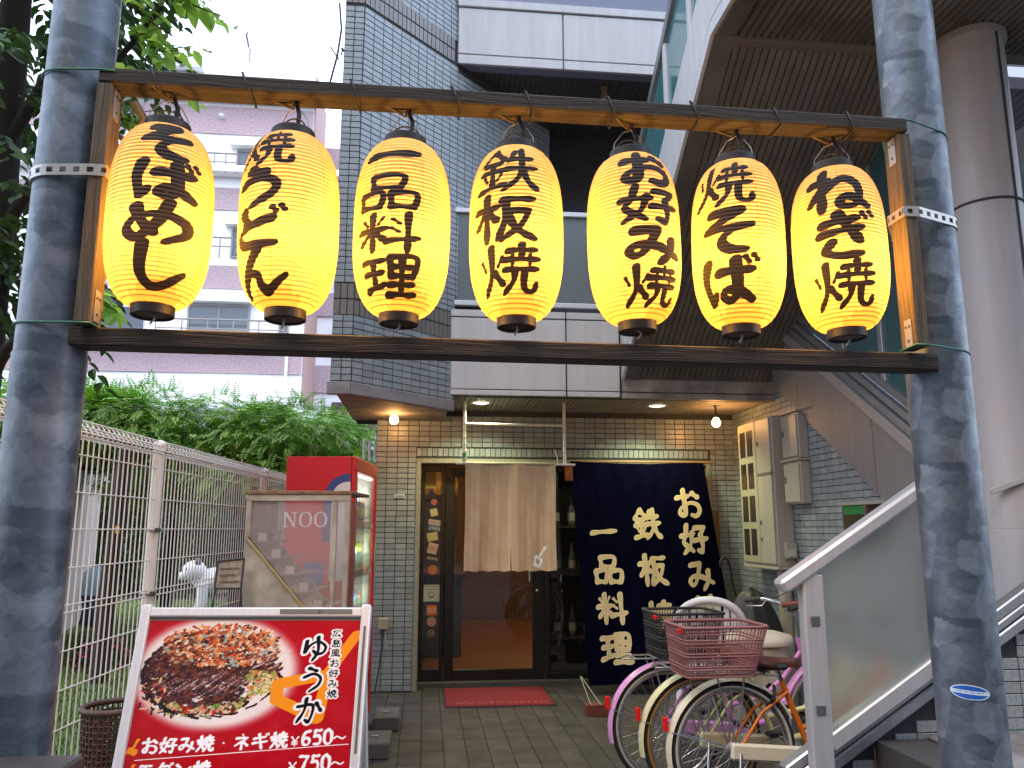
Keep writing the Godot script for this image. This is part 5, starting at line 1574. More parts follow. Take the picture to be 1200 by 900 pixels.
func build_lanterns() -> void:
	var data := [["そばめし", -0.692, -2.012, 0.0, 0.0], ["焼うどん", -0.370, -2.019, -41.0, 0.01], ["一品料理", -0.078, -2.03, -17.0, -0.01], ["鉄板焼", 0.229, -2.034, -13.0, 0.0], ["お好み焼", 0.556, -2.040, 24.0, 0.015], ["焼そば", 0.858, -2.047, -15.0, -0.015], ["ねぎ焼", 1.162, -2.055, 4.0, 0.01]]
	var tell := ["leftmost yellow paper lantern lettered そばめし", "yellow paper lantern lettered 焼うどん, second from the left", "yellow paper lantern lettered 一品料理, third from the left", "yellow paper lantern lettered 鉄板焼 in the middle of the row", "yellow paper lantern lettered お好み焼, third from the right", "yellow paper lantern lettered 焼そば, second from the right", "rightmost yellow paper lantern lettered ねぎ焼"]
	# paper: ribbed, bulging between the rings
	var pr := []
	var h := 0.235
	var ribs := 44
	for i in ribs * 4 + 1:
		var s := -1.0 + 2.0 * i / (ribs * 4.0)
		var r := lantern_radius(s)
		pr.append(Vector2(r + 0.0024 * absf(sin(PI * i / 4.0)), s * h))
	var pb := MB.new()
	pb.lathe(pr, 72)
	# put the middle of the print on the +z side
	for k in pb.t.size():
		pb.t[k].x = fposmod(pb.t[k].x + 0.5, 1.0001)
	for k in range(0, pb.t.size(), 3):
		var mx := maxf(pb.t[k].x, maxf(pb.t[k + 1].x, pb.t[k + 2].x))
		for m in 3:
			if mx - pb.t[k + m].x > 0.5:
				pb.t[k + m].x += 1.0
	var paper := pb.mesh()
	var rb := MB.new()
	for i in range(1, ribs):
		var s := -1.0 + 2.0 * i / float(ribs)
		rb.tube(arc(Vector3(0, s * h, 0), Vector3.RIGHT, Vector3.BACK, lantern_radius(s) - 0.0012, 0, TAU * 47 / 48.0, 47), 0.0010, 4, true)
	var rings := rb.mesh()
	var cap := MB.new()
	cap.lathe([Vector2(0.046, -0.016), Vector2(0.056, -0.016), Vector2(0.057, 0.012), Vector2(0.054, 0.016), Vector2(0.046, 0.016), Vector2(0.045, -0.016)], 36, Transform3D.IDENTITY, false)
	var caps := cap.mesh()
	var foot := MB.new()
	foot.lathe([Vector2(0.0, -0.012), Vector2(0.047, -0.012), Vector2(0.049, -0.018), Vector2(0.052, -0.016), Vector2(0.052, 0.014), Vector2(0.0, 0.014)], 36, Transform3D.IDENTITY, false)
	var feet := foot.mesh()
	var bulb := MB.new()
	bulb.lathe([Vector2(0, -0.034), Vector2(0.018, -0.03), Vector2(0.029, -0.014), Vector2(0.031, 0.0), Vector2(0.024, 0.02), Vector2(0.014, 0.038), Vector2(0.013, 0.055), Vector2(0, 0.056)], 18)
	var bulbs := bulb.mesh()
	var black := mat(0.010, 0.010, 0.010, 0.5)
	var wire := mat(0.30, 0.28, 0.24, 0.4, 0.7)
	var rust := mat(0.10, 0.055, 0.02, 0.6)
	var gm := glow(1.0, 0.72, 0.34, 6.0)
	var fn := FastNoiseLite.new()
	fn.seed = 8
	fn.frequency = 0.008
	for i in 7:
		var q: Array = data[i]
		var txt: String = q[0]
		var W := 1024
		var H := 720
		var im := Image.create(W, H, false, Image.FORMAT_RGB8)
		# paper with fibre mottling, two glued seams and the doubled strip at the foot
		for y in range(0, H, 4):
			for x in range(0, W, 4):
				var v := fn.get_noise_3d(x, y, i * 300.0) * 0.05 + fn.get_noise_3d(x * 5.0, y * 5.0, i * 77.0) * 0.03
				im.fill_rect(Rect2i(x, y, 4, 4), Color(0.84 + v, 0.72 + v, 0.45 + v))
		for k in 6:
			var sx := int(fposmod(512 + 1024 * (k / 6.0 + 0.055 * (i % 3)), 1024.0))
			im.fill_rect(Rect2i(sx, 0, 7, H), Color(0.78, 0.65, 0.38))
		for k in 40:
			var sx2 := 380 + (i * 53) % 110 + k * 7
			var up := int(84.0 - absf(k - 20) * 3.6 + 12.0 * sin(k * 0.9 + i))
			if up > 0:
				im.fill_rect(Rect2i(sx2, H - up, 7, up), Color(0.75, 0.61, 0.36))
		var n := txt.length()
		var ink := Color(0.10, 0.085, 0.075)
		var cw := 224.0
		var ch := 164.0 if n == 4 else 200.0
		var step := 166.0 if n == 4 else 208.0
		var top := 352.0 - step * n * 0.5 + (6.0 if n == 4 else 8.0)
		for k in n:
			var wob := Vector2(8.0 * sin(k * 2.1 + i), 0)
			var th := 21.5 if "そばめしうどんおみねぎ一".contains(txt[k]) else (14.0 if "品理鉄焼料".contains(txt[k]) else 16.0)
			glyph(im, txt[k], Vector2(512 - cw * 0.5, top + step * k) + wob, Vector2(cw, ch), th, ink)
		var pm := printed(im, 0.55)
		pm.backlight_enabled = true
		pm.backlight = Color(1, 1, 1)
		pm.emission_enabled = true
		pm.emission_texture = pm.albedo_texture
		pm.emission_operator = BaseMaterial3D.EMISSION_OP_MULTIPLY
		pm.emission = Color(1.0, 0.80, 0.35)
		pm.emission_energy_multiplier = 0.04
		var face := rad_to_deg(atan2(-q[1], -q[2]))
		var o := thing("paper_lantern", tell[i], "lantern", Vector3(q[1], 2.232, q[2]), deg_to_rad(face + q[3]), "lanterns hanging in a row")
		o.rotation.z = q[4]
		part(o, "paper_shade", paper, pm)
		part(o, "rib_rings", rings, mat(0.10, 0.07, 0.03, 0.7))
		part(o, "top_cap", caps, black, Transform3D(Basis.IDENTITY, Vector3(0, h + 0.010, 0)))
		part(o, "bottom_cap", feet, black, Transform3D(Basis.IDENTITY, Vector3(0, -h - 0.008, 0)))
		part(o, "bulb", bulbs, gm, Transform3D(Basis(Vector3.RIGHT, PI), Vector3(0.012, -0.05, 0)))
		lamp(o, Vector3(0.012, -0.05, 0), Color(1.0, 0.72, 0.32), 0.19, 0.03)
		# hoop, cord and hook
		tube_part(o, "hoop", [Vector3(-0.052, h + 0.01, 0), Vector3(-0.045, h + 0.05, 0), Vector3(-0.02, h + 0.082, 0.004), Vector3(0.006, h + 0.092, 0.004), Vector3(0.03, h + 0.075, 0.002), Vector3(0.048, h + 0.045, 0), Vector3(0.052, h + 0.01, 0)], 0.0016, wire, 6)
		tube_part(o, "hoop", arc(Vector3(0, h + 0.03, 0), Vector3(0.04, 0, 0), Vector3(0, 0.028, 0.01), 1.0, 0.1, PI - 0.1, 12), 0.0022, black, 6)
		tube_part(o, "cord", [Vector3(0.012, h - 0.02, 0), Vector3(0.016, h + 0.03, 0.004), Vector3(0.02, h + 0.07, 0.004), Vector3(0.008, h + 0.105, 0.0), Vector3(0.01, h + 0.13, 0)], 0.006, black, 8)
		tube_part(o, "hook", [Vector3(0.004, h + 0.142, 0.0), Vector3(0.006, h + 0.11, 0.006), Vector3(0.0, h + 0.09, 0.006), Vector3(-0.012, h + 0.098, 0.006), Vector3(-0.045, h + 0.115, 0.02)], 0.0035, rust, 6)
		tube_part(o, "tail_cord", [Vector3(0, -h - 0.018, 0), Vector3(0.006, -h - 0.032, 0.012), Vector3(-0.004, -h - 0.045, 0.004)], 0.003, mat(0.4, 0.38, 0.34, 0.7), 5)

# ---------------------------------------------------------------- wire fence
func build_fence() -> void:
	var ivory := mat(0.62, 0.565, 0.50, 0.45)
	var f := thing("wire_fence", "ivory welded wire fence with rolled top edge beside the lawn", "fence", Vector3(-1.42, 0, -4.40), 0.0)
	f.rotation.y = atan2(0.156, 2.0)
	f.rotation.y = -f.rotation.y
	# local x = 0 on the fence line, running along local z
	var w := MB.new()
	w.tube([Vector3(0, 0.06, 0), Vector3(0, 1.825, 0), Vector3(0.042, 1.85, 0), Vector3(0.0, 1.905, 0), Vector3(-0.042, 1.85, 0), Vector3(0, 1.825, 0)], 0.0036, 5)
	var wm := w.mesh()
	var z := 2.4
	while z > -3.4:
		if absf(fposmod(z + 1.0, 2.0) - 1.0) > 0.045:
			part(f, "upright_wire", wm, ivory, Transform3D(Basis.IDENTITY, Vector3(0, 0, z)))
		z -= 0.05
	for y in [1.76, 1.60, 1.445, 1.287, 1.135, 1.105, 0.95, 0.795, 0.64, 0.485, 0.33, 0.175]:
		tube_part(f, "level_wire", [Vector3(0.006, y, 2.4), Vector3(0.006, y, -3.4)], 0.0033, ivory, 6)
	for q in [Vector2(0.043, 1.85), Vector2(-0.043, 1.85), Vector2(0.0, 1.907), Vector2(0.022, 1.878), Vector2(-0.022, 1.878), Vector2(0.025, 1.838)]:
		tube_part(f, "level_wire", [Vector3(q.x, q.y, 2.4), Vector3(q.x, q.y, -3.4)], 0.0038, ivory, 6)
	for zp in [2.0, 0.0, -2.0]:
		var p := MB.new()
		p.lathe([Vector2(0.030, -0.02), Vector2(0.030, 1.875), Vector2(0.034, 1.88), Vector2(0.034, 1.895), Vector2(0.02, 1.91), Vector2(0, 1.915)], 20)
		var o := part(f, "post", p.mesh(), ivory, Transform3D(Basis.IDENTITY, Vector3(0.0, 0, zp)))
		for y in [1.44, 1.12]:
			tube_part(o, "clamp", arc(Vector3(0, y, 0), Vector3.RIGHT, Vector3.BACK, 0.033, 0, TAU * 19 / 20.0, 19), 0.006, mat(0.4, 0.37, 0.33, 0.4, 0.3), 6, true)
			box_part(o, "clamp_nut", Vector3(0.025, y - 0.012, 0.02), Vector3(0.05, y + 0.012, 0.045), mat(0.05, 0.045, 0.04, 0.6), 0.003)

# ---------------------------------------------------------------- vending machine and show case
func build_machines() -> void:
	var red := mat(0.52, 0.006, 0.012, 0.45)
	var v := thing("vending_machine", "red drinks vending machine with lit window beside the entrance wall", "vending machine", Vector3(-0.486, 0, -5.585), deg_to_rad(-6.1))
	part(v, "cabinet", one(func(q):
		q.bb(Vector3(-0.48, 0.0, -0.87), Vector3(-0.22, 1.94, 0.0), 0.012)
		q.bb(Vector3(-0.22, 0.0, -0.87), Vector3(-0.035, 0.72, 0.0), 0.006)
		q.bb(Vector3(-0.22, 1.86, -0.87), Vector3(-0.035, 1.94, 0.0), 0.006)
		q.bb(Vector3(-0.22, 0.72, -0.03), Vector3(-0.035, 1.86, 0.0), 0.004)
		q.bb(Vector3(-0.22, 0.72, -0.87), Vector3(-0.035, 1.86, -0.84), 0.004)), red)
	box_part(v, "side_panel", Vector3(-0.478, 0.01, 0.0005), Vector3(-0.034, 1.938, 0.004), red, 0.001)
	var fr := part(v, "door_frame", one(func(q):
		q.bb(Vector3(-0.033, 0.08, -0.87), Vector3(0.0, 0.72, 0.0), 0.006)
		q.bb(Vector3(-0.033, 1.84, -0.87), Vector3(0.0, 1.94, 0.0), 0.006)
		q.bb(Vector3(-0.033, 0.72, -0.075), Vector3(0.0, 1.84, 0.0), 0.006)
		q.bb(Vector3(-0.033, 0.72, -0.87), Vector3(0.0, 1.84, -0.82), 0.006)), red)
	box_part(fr, "coin_panel", Vector3(0.0, 0.95, -0.855), Vector3(0.012, 1.35, -0.83), mat(0.3, 0.3, 0.3, 0.4, 0.5), 0.003)
	box_part(v, "delivery_flap", Vector3(0.0, 0.2, -0.7), Vector3(0.012, 0.42, -0.15), mat(0.03, 0.03, 0.03, 0.4), 0.004)
	box_part(v, "display_back", Vector3(-0.215, 0.73, -0.84), Vector3(-0.20, 1.85, -0.03), mat(0.7, 0.72, 0.7, 0.5))
	box_part(v, "window_pane", Vector3(-0.014, 0.725, -0.82), Vector3(-0.010, 1.84, -0.075), pane(0.6, 0.7, 0.68, 0.06))
	for q in [[-0.84, -0.835], [-0.035, -0.03]]:
		box_part(v, "liner", Vector3(-0.20, 0.725, q[0]), Vector3(-0.036, 1.855, q[1]), mat(0.7, 0.72, 0.7, 0.5))
	var rows := [0.80, 1.16, 1.50]
	for y in rows:
		box_part(v, "price_rail", Vector3(-0.20, y - 0.055, -0.82), Vector3(-0.02, y, -0.075), mat(0.40, 0.28, 0.16, 0.5), 0.004)
		for k in 8:
			box_part(v, "button", Vector3(-0.02, y - 0.045, -0.80 + k * 0.09), Vector3(-0.012, y - 0.02, -0.80 + k * 0.09 + 0.045), mat(0.5, 0.5, 0.5, 0.4), 0.002)
	box_part(v, "light_tube", Vector3(-0.045, 1.815, -0.80), Vector3(-0.025, 1.835, -0.09), glow(0.86, 1.0, 0.92, 3.0))
	for y in [1.72, 1.3, 0.95]:
		var l := AreaLight3D.new()
		l.name = "tube_light"
		l.area_size = Vector2(0.66, 0.02)
		l.light_color = Color(0.9, 1.0, 0.94)
		l.light_energy = 0.28
		l.area_range = 10.0
		l.shadow_enabled = true
		v.add_child(l, true)
		l.position = Vector3(-0.04, y, -0.45)
		l.rotation_degrees = Vector3(0, 90, 0)
	# logo printed on the side: blue arch round a cream field
	var rr := func(x0: float, x1: float, y0: float, y1: float, r: float) -> PackedVector2Array:
		var p := PackedVector2Array()
		for q in arc(Vector3(x0 + r, y1 - r, 0), Vector3.LEFT, Vector3.UP, r, 0.0, PI * 0.5, 10):
			p.append(Vector2(q.x, q.y))
		p.append(Vector2(x1, y1)); p.append(Vector2(x1, y0)); p.append(Vector2(x0, y0))
		return p
	var bl := MB.new(); bl.prism(rr.call(-0.215, -0.036, 1.36, 1.82, 0.17), 0.0012, Transform3D(Basis.IDENTITY, Vector3(0, 0, 0.0042)))
	part(v, "logo_arch", bl.mesh(), mat(0.045, 0.055, 0.17, 0.35))
	bl = MB.new(); bl.prism(rr.call(-0.16, -0.035, 1.10, 1.765, 0.11), 0.0012, Transform3D(Basis.IDENTITY, Vector3(0, 0, 0.0058)))
	part(v, "logo_field", bl.mesh(), mat(0.62, 0.55, 0.50, 0.35))
	bl = MB.new(); bl.prism(rr.call(-0.33, -0.20, 1.08, 1.22, 0.001), 0.0012, Transform3D(Basis.IDENTITY, Vector3(0, 0, 0.0044)))
	part(v, "logo_block", bl.mesh(), mat(0.06, 0.08, 0.28, 0.35))
	var tm := TextMesh.new()
	tm.text = "NOO"
	var sf := SystemFont.new()
	sf.font_names = PackedStringArray(["Droid Serif"])
	sf.font_italic = true
	tm.font = sf
	tm.font_size = 64
	tm.pixel_size = 0.0022
	tm.depth = 0.001
	part(v, "lettering", tm, mat(0.75, 0.7, 0.7, 0.4), Transform3D(Basis.IDENTITY, Vector3(-0.335, 1.505, 0.006)))
	for k in 3:
		var cd := thing("price_card", ["nearest white card standing on the vending machine top", "middle white card standing on the vending machine top", "farthest white card standing on the vending machine top"][k], "card", Vector3(-0.455 + 0.03 * k, 1.94, -5.80 - 0.14 * k), deg_to_rad(-6.1), "cards on the vending machine")
		box_part(cd, "card", Vector3(-0.001, 0, -0.05), Vector3(0.001, 0.145, 0.05), mat(0.62, 0.62, 0.66, 0.6))
		box_part(cd, "print_bar", Vector3(0.001, 0.03, -0.03), Vector3(0.0015, 0.12, -0.02), mat(0.2, 0.2, 0.35, 0.6))
	var bm := MB.new()
	bm.lathe([Vector2(0, 0), Vector2(0.030, 0), Vector2(0.032, 0.01), Vector2(0.032, 0.13), Vector2(0.026, 0.16), Vector2(0.013, 0.185), Vector2(0.013, 0.20)], 16)
	var lm := MB.new()
	lm.lathe([Vector2(0.0326, 0.03), Vector2(0.0326, 0.115)], 16)
	var km := MB.new()
	km.lathe([Vector2(0.015, 0.195), Vector2(0.015, 0.215), Vector2(0, 0.217)], 12)
	var meshes := [bm.mesh(), lm.mesh(), km.mesh()]
	var cc := [[0.10, 0.5, 0.12], [0.65, 0.55, 0.05], [0.08, 0.25, 0.6], [0.55, 0.6, 0.6], [0.6, 0.2, 0.03], [0.45, 0.65, 0.1]]
	var ord := ["nearest the street", "second from the street", "third from the street", "fourth from the street", "fifth from the street", "sixth from the street"]
	for r in 3:
		for k in 6:
			var at: Vector3 = v.transform * Vector3(-0.105, rows[r], -0.135 - k * 0.115)
			var bt := thing("drink_bottle", "drink bottle on the %s shelf of the vending machine, %s" % [["lowest", "middle", "top"][r], ord[k]], "bottle", at, 0.0, "bottles in the vending machine")
			var c: Array = cc[(k * 2 + r * 3) % 6]
			part(bt, "bottle_body", meshes[0], mat(c[0] * 0.9, c[1] * 0.9, c[2] * 0.9, 0.2))
			part(bt, "label_band", meshes[1], mat(c[2] * 0.5 + 0.4, c[0] * 0.5 + 0.4, c[1] * 0.4 + 0.3, 0.4))
			part(bt, "cap", meshes[2], mat(0.7, 0.7, 0.7, 0.4))
	# sample food show case with sloping rack
	var cream := mat(0.48, 0.43, 0.34, 0.5, 0, "blotch", 1.5)
	var s := thing("food_show_case", "cream sample food show case with dusty glass side and rusty top", "show case", Vector3(-0.44, 0, -4.74), deg_to_rad(-6.1))
	var body := PackedVector2Array([Vector2(-0.60, 0), Vector2(-0.60, 1.40), Vector2(-0.19, 0.94), Vector2(0.0, 0.94), Vector2(0.0, 0)])
	part(s, "base_cabinet", one(func(q): q.prism(body, 0.55, Transform3D(Basis.IDENTITY, Vector3(0, 0, -0.55)))), cream)
	var gl := PackedVector2Array([Vector2(-0.58, 1.40), Vector2(-0.58, 1.625), Vector2(-0.02, 1.625), Vector2(-0.02, 0.95), Vector2(-0.18, 0.95)])
	part(s, "side_pane", one(func(q): q.prism(gl, 0.004, Transform3D(Basis.IDENTITY, Vector3(0, 0, -0.012)))), pane(0.55, 0.47, 0.44, 0.22, 0.08))
	part(s, "front_pane", one(func(q): q.bb(Vector3(-0.012, 0.96, -0.52), Vector3(-0.008, 1.61, -0.03))), pane(0.5, 0.5, 0.5, 0.12, 0.05))
	for q in [[Vector3(-0.60, 1.605, -0.03), Vector3(0.0, 1.645, 0.004)], [Vector3(-0.60, 1.40, -0.03), Vector3(-0.572, 1.605, 0.004)], [Vector3(-0.028, 0.94, -0.03), Vector3(0.0, 1.605, 0.004)], [Vector3(-0.10, 0.94, -0.025), Vector3(-0.075, 1.605, 0.0)]]:
		box_part(s, "frame_bar", q[0], q[1], cream, 0.003)
	bar_part(s, "slope_trim", Vector3(-0.60, 1.405, 0.002), Vector3(-0.19, 0.945, 0.002), 0.012, 0.014, mat(0.32, 0.23, 0.10, 0.5), 0.002)
	box_part(s, "top_board", Vector3(-0.615, 1.645, -0.56), Vector3(0.01, 1.665, 0.012), mat(0.30, 0.17, 0.09, 0.85, 0, "blotch", 4.0), 0.003)
	box_part(s, "back_board", Vector3(-0.60, 1.40, -0.55), Vector3(-0.58, 1.645, 0.0), cream)
	for k in 5:
		box_part(s, "rack_step", Vector3(-0.56 + k * 0.085, 1.37 - k * 0.095, -0.53), Vector3(-0.47 + k * 0.085, 1.378 - k * 0.095, -0.02), mat(0.25, 0.2, 0.16, 0.5), 0.002)
		var o := thing("sample_dish", ["topmost sample dish on the sloping show case rack", "second sample dish from the top of the show case rack", "middle sample dish on the show case rack", "fourth sample dish from the top of the show case rack", "lowest sample dish on the show case rack"][k], "dish", s.transform * Vector3(-0.515 + k * 0.085, 1.379 - k * 0.095, -0.10), 0.0, "dishes in the show case")
		var bw := MB.new()
		bw.lathe([Vector2(0, 0.0), Vector2(0.028, 0.0), Vector2(0.045, 0.022), Vector2(0.05, 0.04), Vector2(0.046, 0.04), Vector2(0.04, 0.022), Vector2(0, 0.012)], 20)
		part(o, "bowl", bw.mesh(), mat(0.06 + 0.06 * k, 0.04 + 0.03 * (k % 3), 0.035, 0.3))
		bw = MB.new()
		bw.lathe([Vector2(0.044, 0.028), Vector2(0.03, 0.05 + 0.01 * (k % 2)), Vector2(0.012, 0.058), Vector2(0, 0.06)], 14)
		part(o, "food", bw.mesh(), mat(0.22, 0.10 + 0.02 * k, 0.04, 0.6, 0, "grit", 6.0))
		part(o, "price_tag", one(func(q): q.bb(Vector3(-0.03, 0.0, 0.052), Vector3(0.02, 0.045, 0.054))), mat(0.5, 0.46, 0.4, 0.6))
	# small black stand with a card
	var b := thing("card_stand", "small black metal stand with a menu card before the show case", "stand", Vector3(-1.07, 0, -4.62), 0.12)
	var blk := mat(0.02, 0.02, 0.022, 0.5)
	for q in [[Vector3(-0.072, 1.125, 0), Vector3(-0.066, 1.27, -0.02)], [Vector3(0.066, 1.125, 0), Vector3(0.072, 1.285, -0.02)], [Vector3(-0.072, 1.125, 0), Vector3(0.066, 1.125, 0)], [Vector3(-0.066, 1.27, -0.02), Vector3(0.072, 1.285, -0.02)]]:
		tube_part(b, "frame_rod", [q[0], q[1]], 0.006, blk, 6)
	part(b, "card", one(func(q): q.poly([Vector3(-0.066, 1.13, -0.002), Vector3(0.066, 1.13, -0.002), Vector3(0.07, 1.28, -0.022), Vector3(-0.066, 1.268, -0.022)], Vector3.BACK)), mat(0.36, 0.31, 0.24, 0.6, 0, "blotch", 6.0))
	for k in 3:
		bar_part(b, "print_line", Vector3(-0.05, 1.16 + 0.035 * k, -0.003 - 0.0045 * k), Vector3(0.05 - 0.02 * (k % 2), 1.163 + 0.035 * k, -0.003 - 0.0045 * k), 0.002, 0.008, mat(0.16, 0.10, 0.07, 0.6))
	for sx in [-1.0, 1.0]:
		tube_part(b, "leg", [Vector3(0.066 * sx, 1.125, 0), Vector3(0.075 * sx, 1.03, 0.01), Vector3(0.12 * sx, 0.85, 0.02), Vector3(0.16 * sx, 0.0, 0.04)], 0.006, blk, 6)

# ---------------------------------------------------------------- menu board
func build_menu_sign() -> void:
	var W := 768
	var H := 1190
	var im := Image.create(W, H, false, Image.FORMAT_RGB8)
	var fn := FastNoiseLite.new()
	fn.seed = 21
	fn.frequency = 0.01
	# red ground with a soft-edged white plate
	for y in range(0, H, 2):
		for x in range(0, W, 2):
			var c := Color(0.66, 0.035, 0.085)
			var n := fn.get_noise_2d(x, y)
			c = c.lerp(Color(0.75, 0.16, 0.22), clampf(n * 0.6 + 0.05, 0, 0.5))
			var e := sqrt(pow((x - 262) / 300.0, 2) + pow((y - 212) / 236.0, 2))
			c = c.lerp(Color(0.88, 0.84, 0.83), smoothstep(1.06, 0.86, e))
			im.fill_rect(Rect2i(x, y, 2, 2), c)
	var r := RandomNumberGenerator.new()
	r.seed = 5
	var dab := func(cx: float, cy: float, ang: float, len_: float, th: float, col: Color) -> void:
		var p := []
		for k in 9:
			var t := k / 8.0 - 0.5
			p.append(Vector2(cx, cy) + Vector2.from_angle(ang) * len_ * t + Vector2.from_angle(ang + PI / 2) * len_ * 0.12 * sin(t * 3.0))
		brush(im, p, th, col)
	# the pancake: two overlapping discs painted with dabs
	for k in 900:
		var a := r.randf() * TAU
		var d := sqrt(r.randf())
		var p := Vector2(250 + cos(a) * d * 238, 215 + sin(a) * d * 165)
		if p.x > 375 and p.y > 250:
			p.x -= 120
		dab.call(p.x, p.y, r.randf_range(-1.2, 0.4), r.randf_range(14, 40), r.randf_range(5, 11), [Color(0.30, 0.14, 0.12), Color(0.24, 0.12, 0.13), Color(0.40, 0.20, 0.14), Color(0.20, 0.11, 0.12)][r.randi() % 4])
	for k in 620:
		var p := Vector2(r.randf_range(70, 480), r.randf_range(20, 190))
		var e := pow((p.x - 270) / 215.0, 2) + pow((p.y - 105) / 92.0, 2)
		if e < 1.0:
			dab.call(p.x, p.y, r.randf() * TAU, r.randf_range(6, 18), r.randf_range(3, 7), [Color(0.72, 0.32, 0.16), Color(0.83, 0.55, 0.36), Color(0.60, 0.22, 0.12), Color(0.86, 0.74, 0.62), Color(0.55, 0.62, 0.55), Color(0.78, 0.40, 0.22), Color(0.45, 0.22, 0.15)][r.randi() % 7])
	for k in 46:
		var x := 60 + k * 7.0 + r.randf_range(-4, 4)
		dab.call(x, 255 + r.randf_range(-30, 40), -0.95, r.randf_range(40, 95), r.randf_range(1.5, 3.6), Color(0.82, 0.74, 0.74).lerp(Color(0.5, 0.3, 0.32), r.randf()))
	for k in 26:
		dab.call(400 + r.randf_range(0, 110), 110 + r.randf_range(0, 90), -0.7, r.randf_range(25, 50), r.randf_range(1.5, 3.0), Color(0.85, 0.78, 0.76))
	for k in 150:
		var t := r.randf()
		dab.call(lerpf(90, 430, t), 372 - 60.0 * pow(t - 0.35, 2) + r.randf_range(-22, 16) - (90.0 * maxf(0, t - 0.75) * 4.0), r.randf() * 3.0, r.randf_range(8, 22), r.randf_range(3, 7), [Color(0.38, 0.58, 0.18), Color(0.62, 0.66, 0.30), Color(0.75, 0.55, 0.42), Color(0.30, 0.20, 0.16), Color(0.80, 0.72, 0.62), Color(0.72, 0.18, 0.12)][r.randi() % 6])
	for k in 90:
		dab.call(410 + r.randf_range(-30, 70), 250 + r.randf_range(-40, 60), r.randf() * 3.0, r.randf_range(8, 20), r.randf_range(3, 6), [Color(0.50, 0.62, 0.22), Color(0.80, 0.50, 0.22), Color(0.68, 0.58, 0.38), Color(0.85, 0.78, 0.6)][r.randi() % 4])
	for k in 60:
		var a := r.randf_range(0.2, 4.4)
		dab.call(250 + cos(a) * 240, 220 + sin(a) * 172, a + 1.57, r.randf_range(18, 40), r.randf_range(2, 5), [Color(0.10, 0.08, 0.09), Color(0.16, 0.12, 0.14)][r.randi() % 2])
	for k in 40:
		dab.call(r.randf_range(15, 110), r.randf_range(230, 380), r.randf() * 3.0, r.randf_range(8, 24), r.randf_range(2, 5), [Color(0.80, 0.15, 0.10), Color(0.12, 0.09, 0.10), Color(0.86, 0.7, 0.55)][r.randi() % 3])
	for k in 1500:
		var a := r.randf() * TAU
		var d := sqrt(r.randf())
		var p := Vector2(250 + cos(a) * d * 225, 205 + sin(a) * d * 160)
		var base := im.get_pixel(clampi(int(p.x), 0, W - 1), clampi(int(p.y), 0, H - 1))
		dab.call(p.x, p.y, r.randf_range(-1.3, 0.2), r.randf_range(3, 12), r.randf_range(1.2, 2.6), base.lightened(r.randf() * 0.3) if r.randf() < 0.5 else base.darkened(r.randf() * 0.4))
	im.resize(W / 2, H / 2, Image.INTERPOLATE_BILINEAR)
	im.resize(W, H, Image.INTERPOLATE_CUBIC)
	# orange spatula
	var or_ := Color(0.90, 0.56, 0.10)
	for q in [[Vector2(752, 62), Vector2(660, 222)], [Vector2(660, 222), Vector2(490, 258)], [Vector2(490, 258), Vector2(490, 322)], [Vector2(490, 322), Vector2(640, 398)], [Vector2(640, 398), Vector2(660, 240)], [Vector2(500, 262), Vector2(640, 232)]]:
		var ln := []
		for k in 40:
			ln.append(q[0].lerp(q[1], k / 39.0))
		for p in ln:
			stamp(im, p.x, p.y, 24, or_)
	# lettering
	for pass_ in 2:
		column_text(im, "ゆうか", Vector2(564, 66), Vector2(92, 104), 124, 16.0 if pass_ == 0 else 7.0, Color(0.92, 0.92, 0.94) if pass_ == 0 else Color(0.07, 0.07, 0.09))
		column_text(im, "広島風お好み焼", Vector2(666, 38), Vector2(33, 33), 41, 9.0 if pass_ == 0 else 2.3, Color(0.92, 0.92, 0.94) if pass_ == 0 else Color(0.10, 0.10, 0.12))
	var wh := Color(0.93, 0.93, 0.95)
	for k in 2:
		var y := 472.0 + 96.0 * k
		for q in [[Vector2(34, y + 8), Vector2(22, y + 40)], [Vector2(10, y + 52), Vector2(32, y + 60)], [Vector2(12, y + 44), Vector2(34, y + 52)]]:
			var ln2 := []
			for m in 20:
				ln2.append(q[0].lerp(q[1], m / 19.0))
			brush(im, ln2, 6.0 if q[0].x > 32 else 9.0, or_)
		var s: String = ["お好み焼・ネギ焼", "モダン焼"][k]
		row_text(im, s, Vector2(50, y), Vector2(57, 62), 62.5, 5.4, wh, -3.2)
		glyph(im, "¥", Vector2(556, y - 8), Vector2(30, 40), 3.2, wh)
		row_text(im, ["650", "750"][k], Vector2(588, y - 34), Vector2(42, 64), 37.0, 6.2, wh, -2.0)
		glyph(im, "～", Vector2(702, y - 24), Vector2(42, 42), 3.6, wh)
		var l3 := []
		for m in 120:
			l3.append(Vector2(34 + m * 6.0, y + 84 - m * 0.52))
		for p in l3:
			im.fill_rect(Rect2i(int(p.x), int(p.y), 7, 3), wh)
	var alu := mat(0.74, 0.75, 0.77, 0.35, 0.3, "faint", 2.0)
	var s2 := thing("menu_board", "standing red menu board in a silver frame with pancake picture", "sign", Vector3(-0.685, 0, -3.26), deg_to_rad(-6.3))
	var tilt := Transform3D(Basis(Vector3.RIGHT, -0.25), Vector3(0, 0.005, 0.14))
	var face := MB.new()
	var hw := 0.425
	face.poly([tilt * Vector3(-hw, 0.03, 0.003), tilt * Vector3(hw, 0.03, 0.003), tilt * Vector3(hw, 1.115, 0.003), tilt * Vector3(-hw, 1.115, 0.003)], tilt.basis.z, [Vector2(0, 1), Vector2(1, 1), Vector2(1, 0), Vector2(0, 0)])
	var pm := printed(im, 0.18)
	part(s2, "poster", face.mesh(), pm)
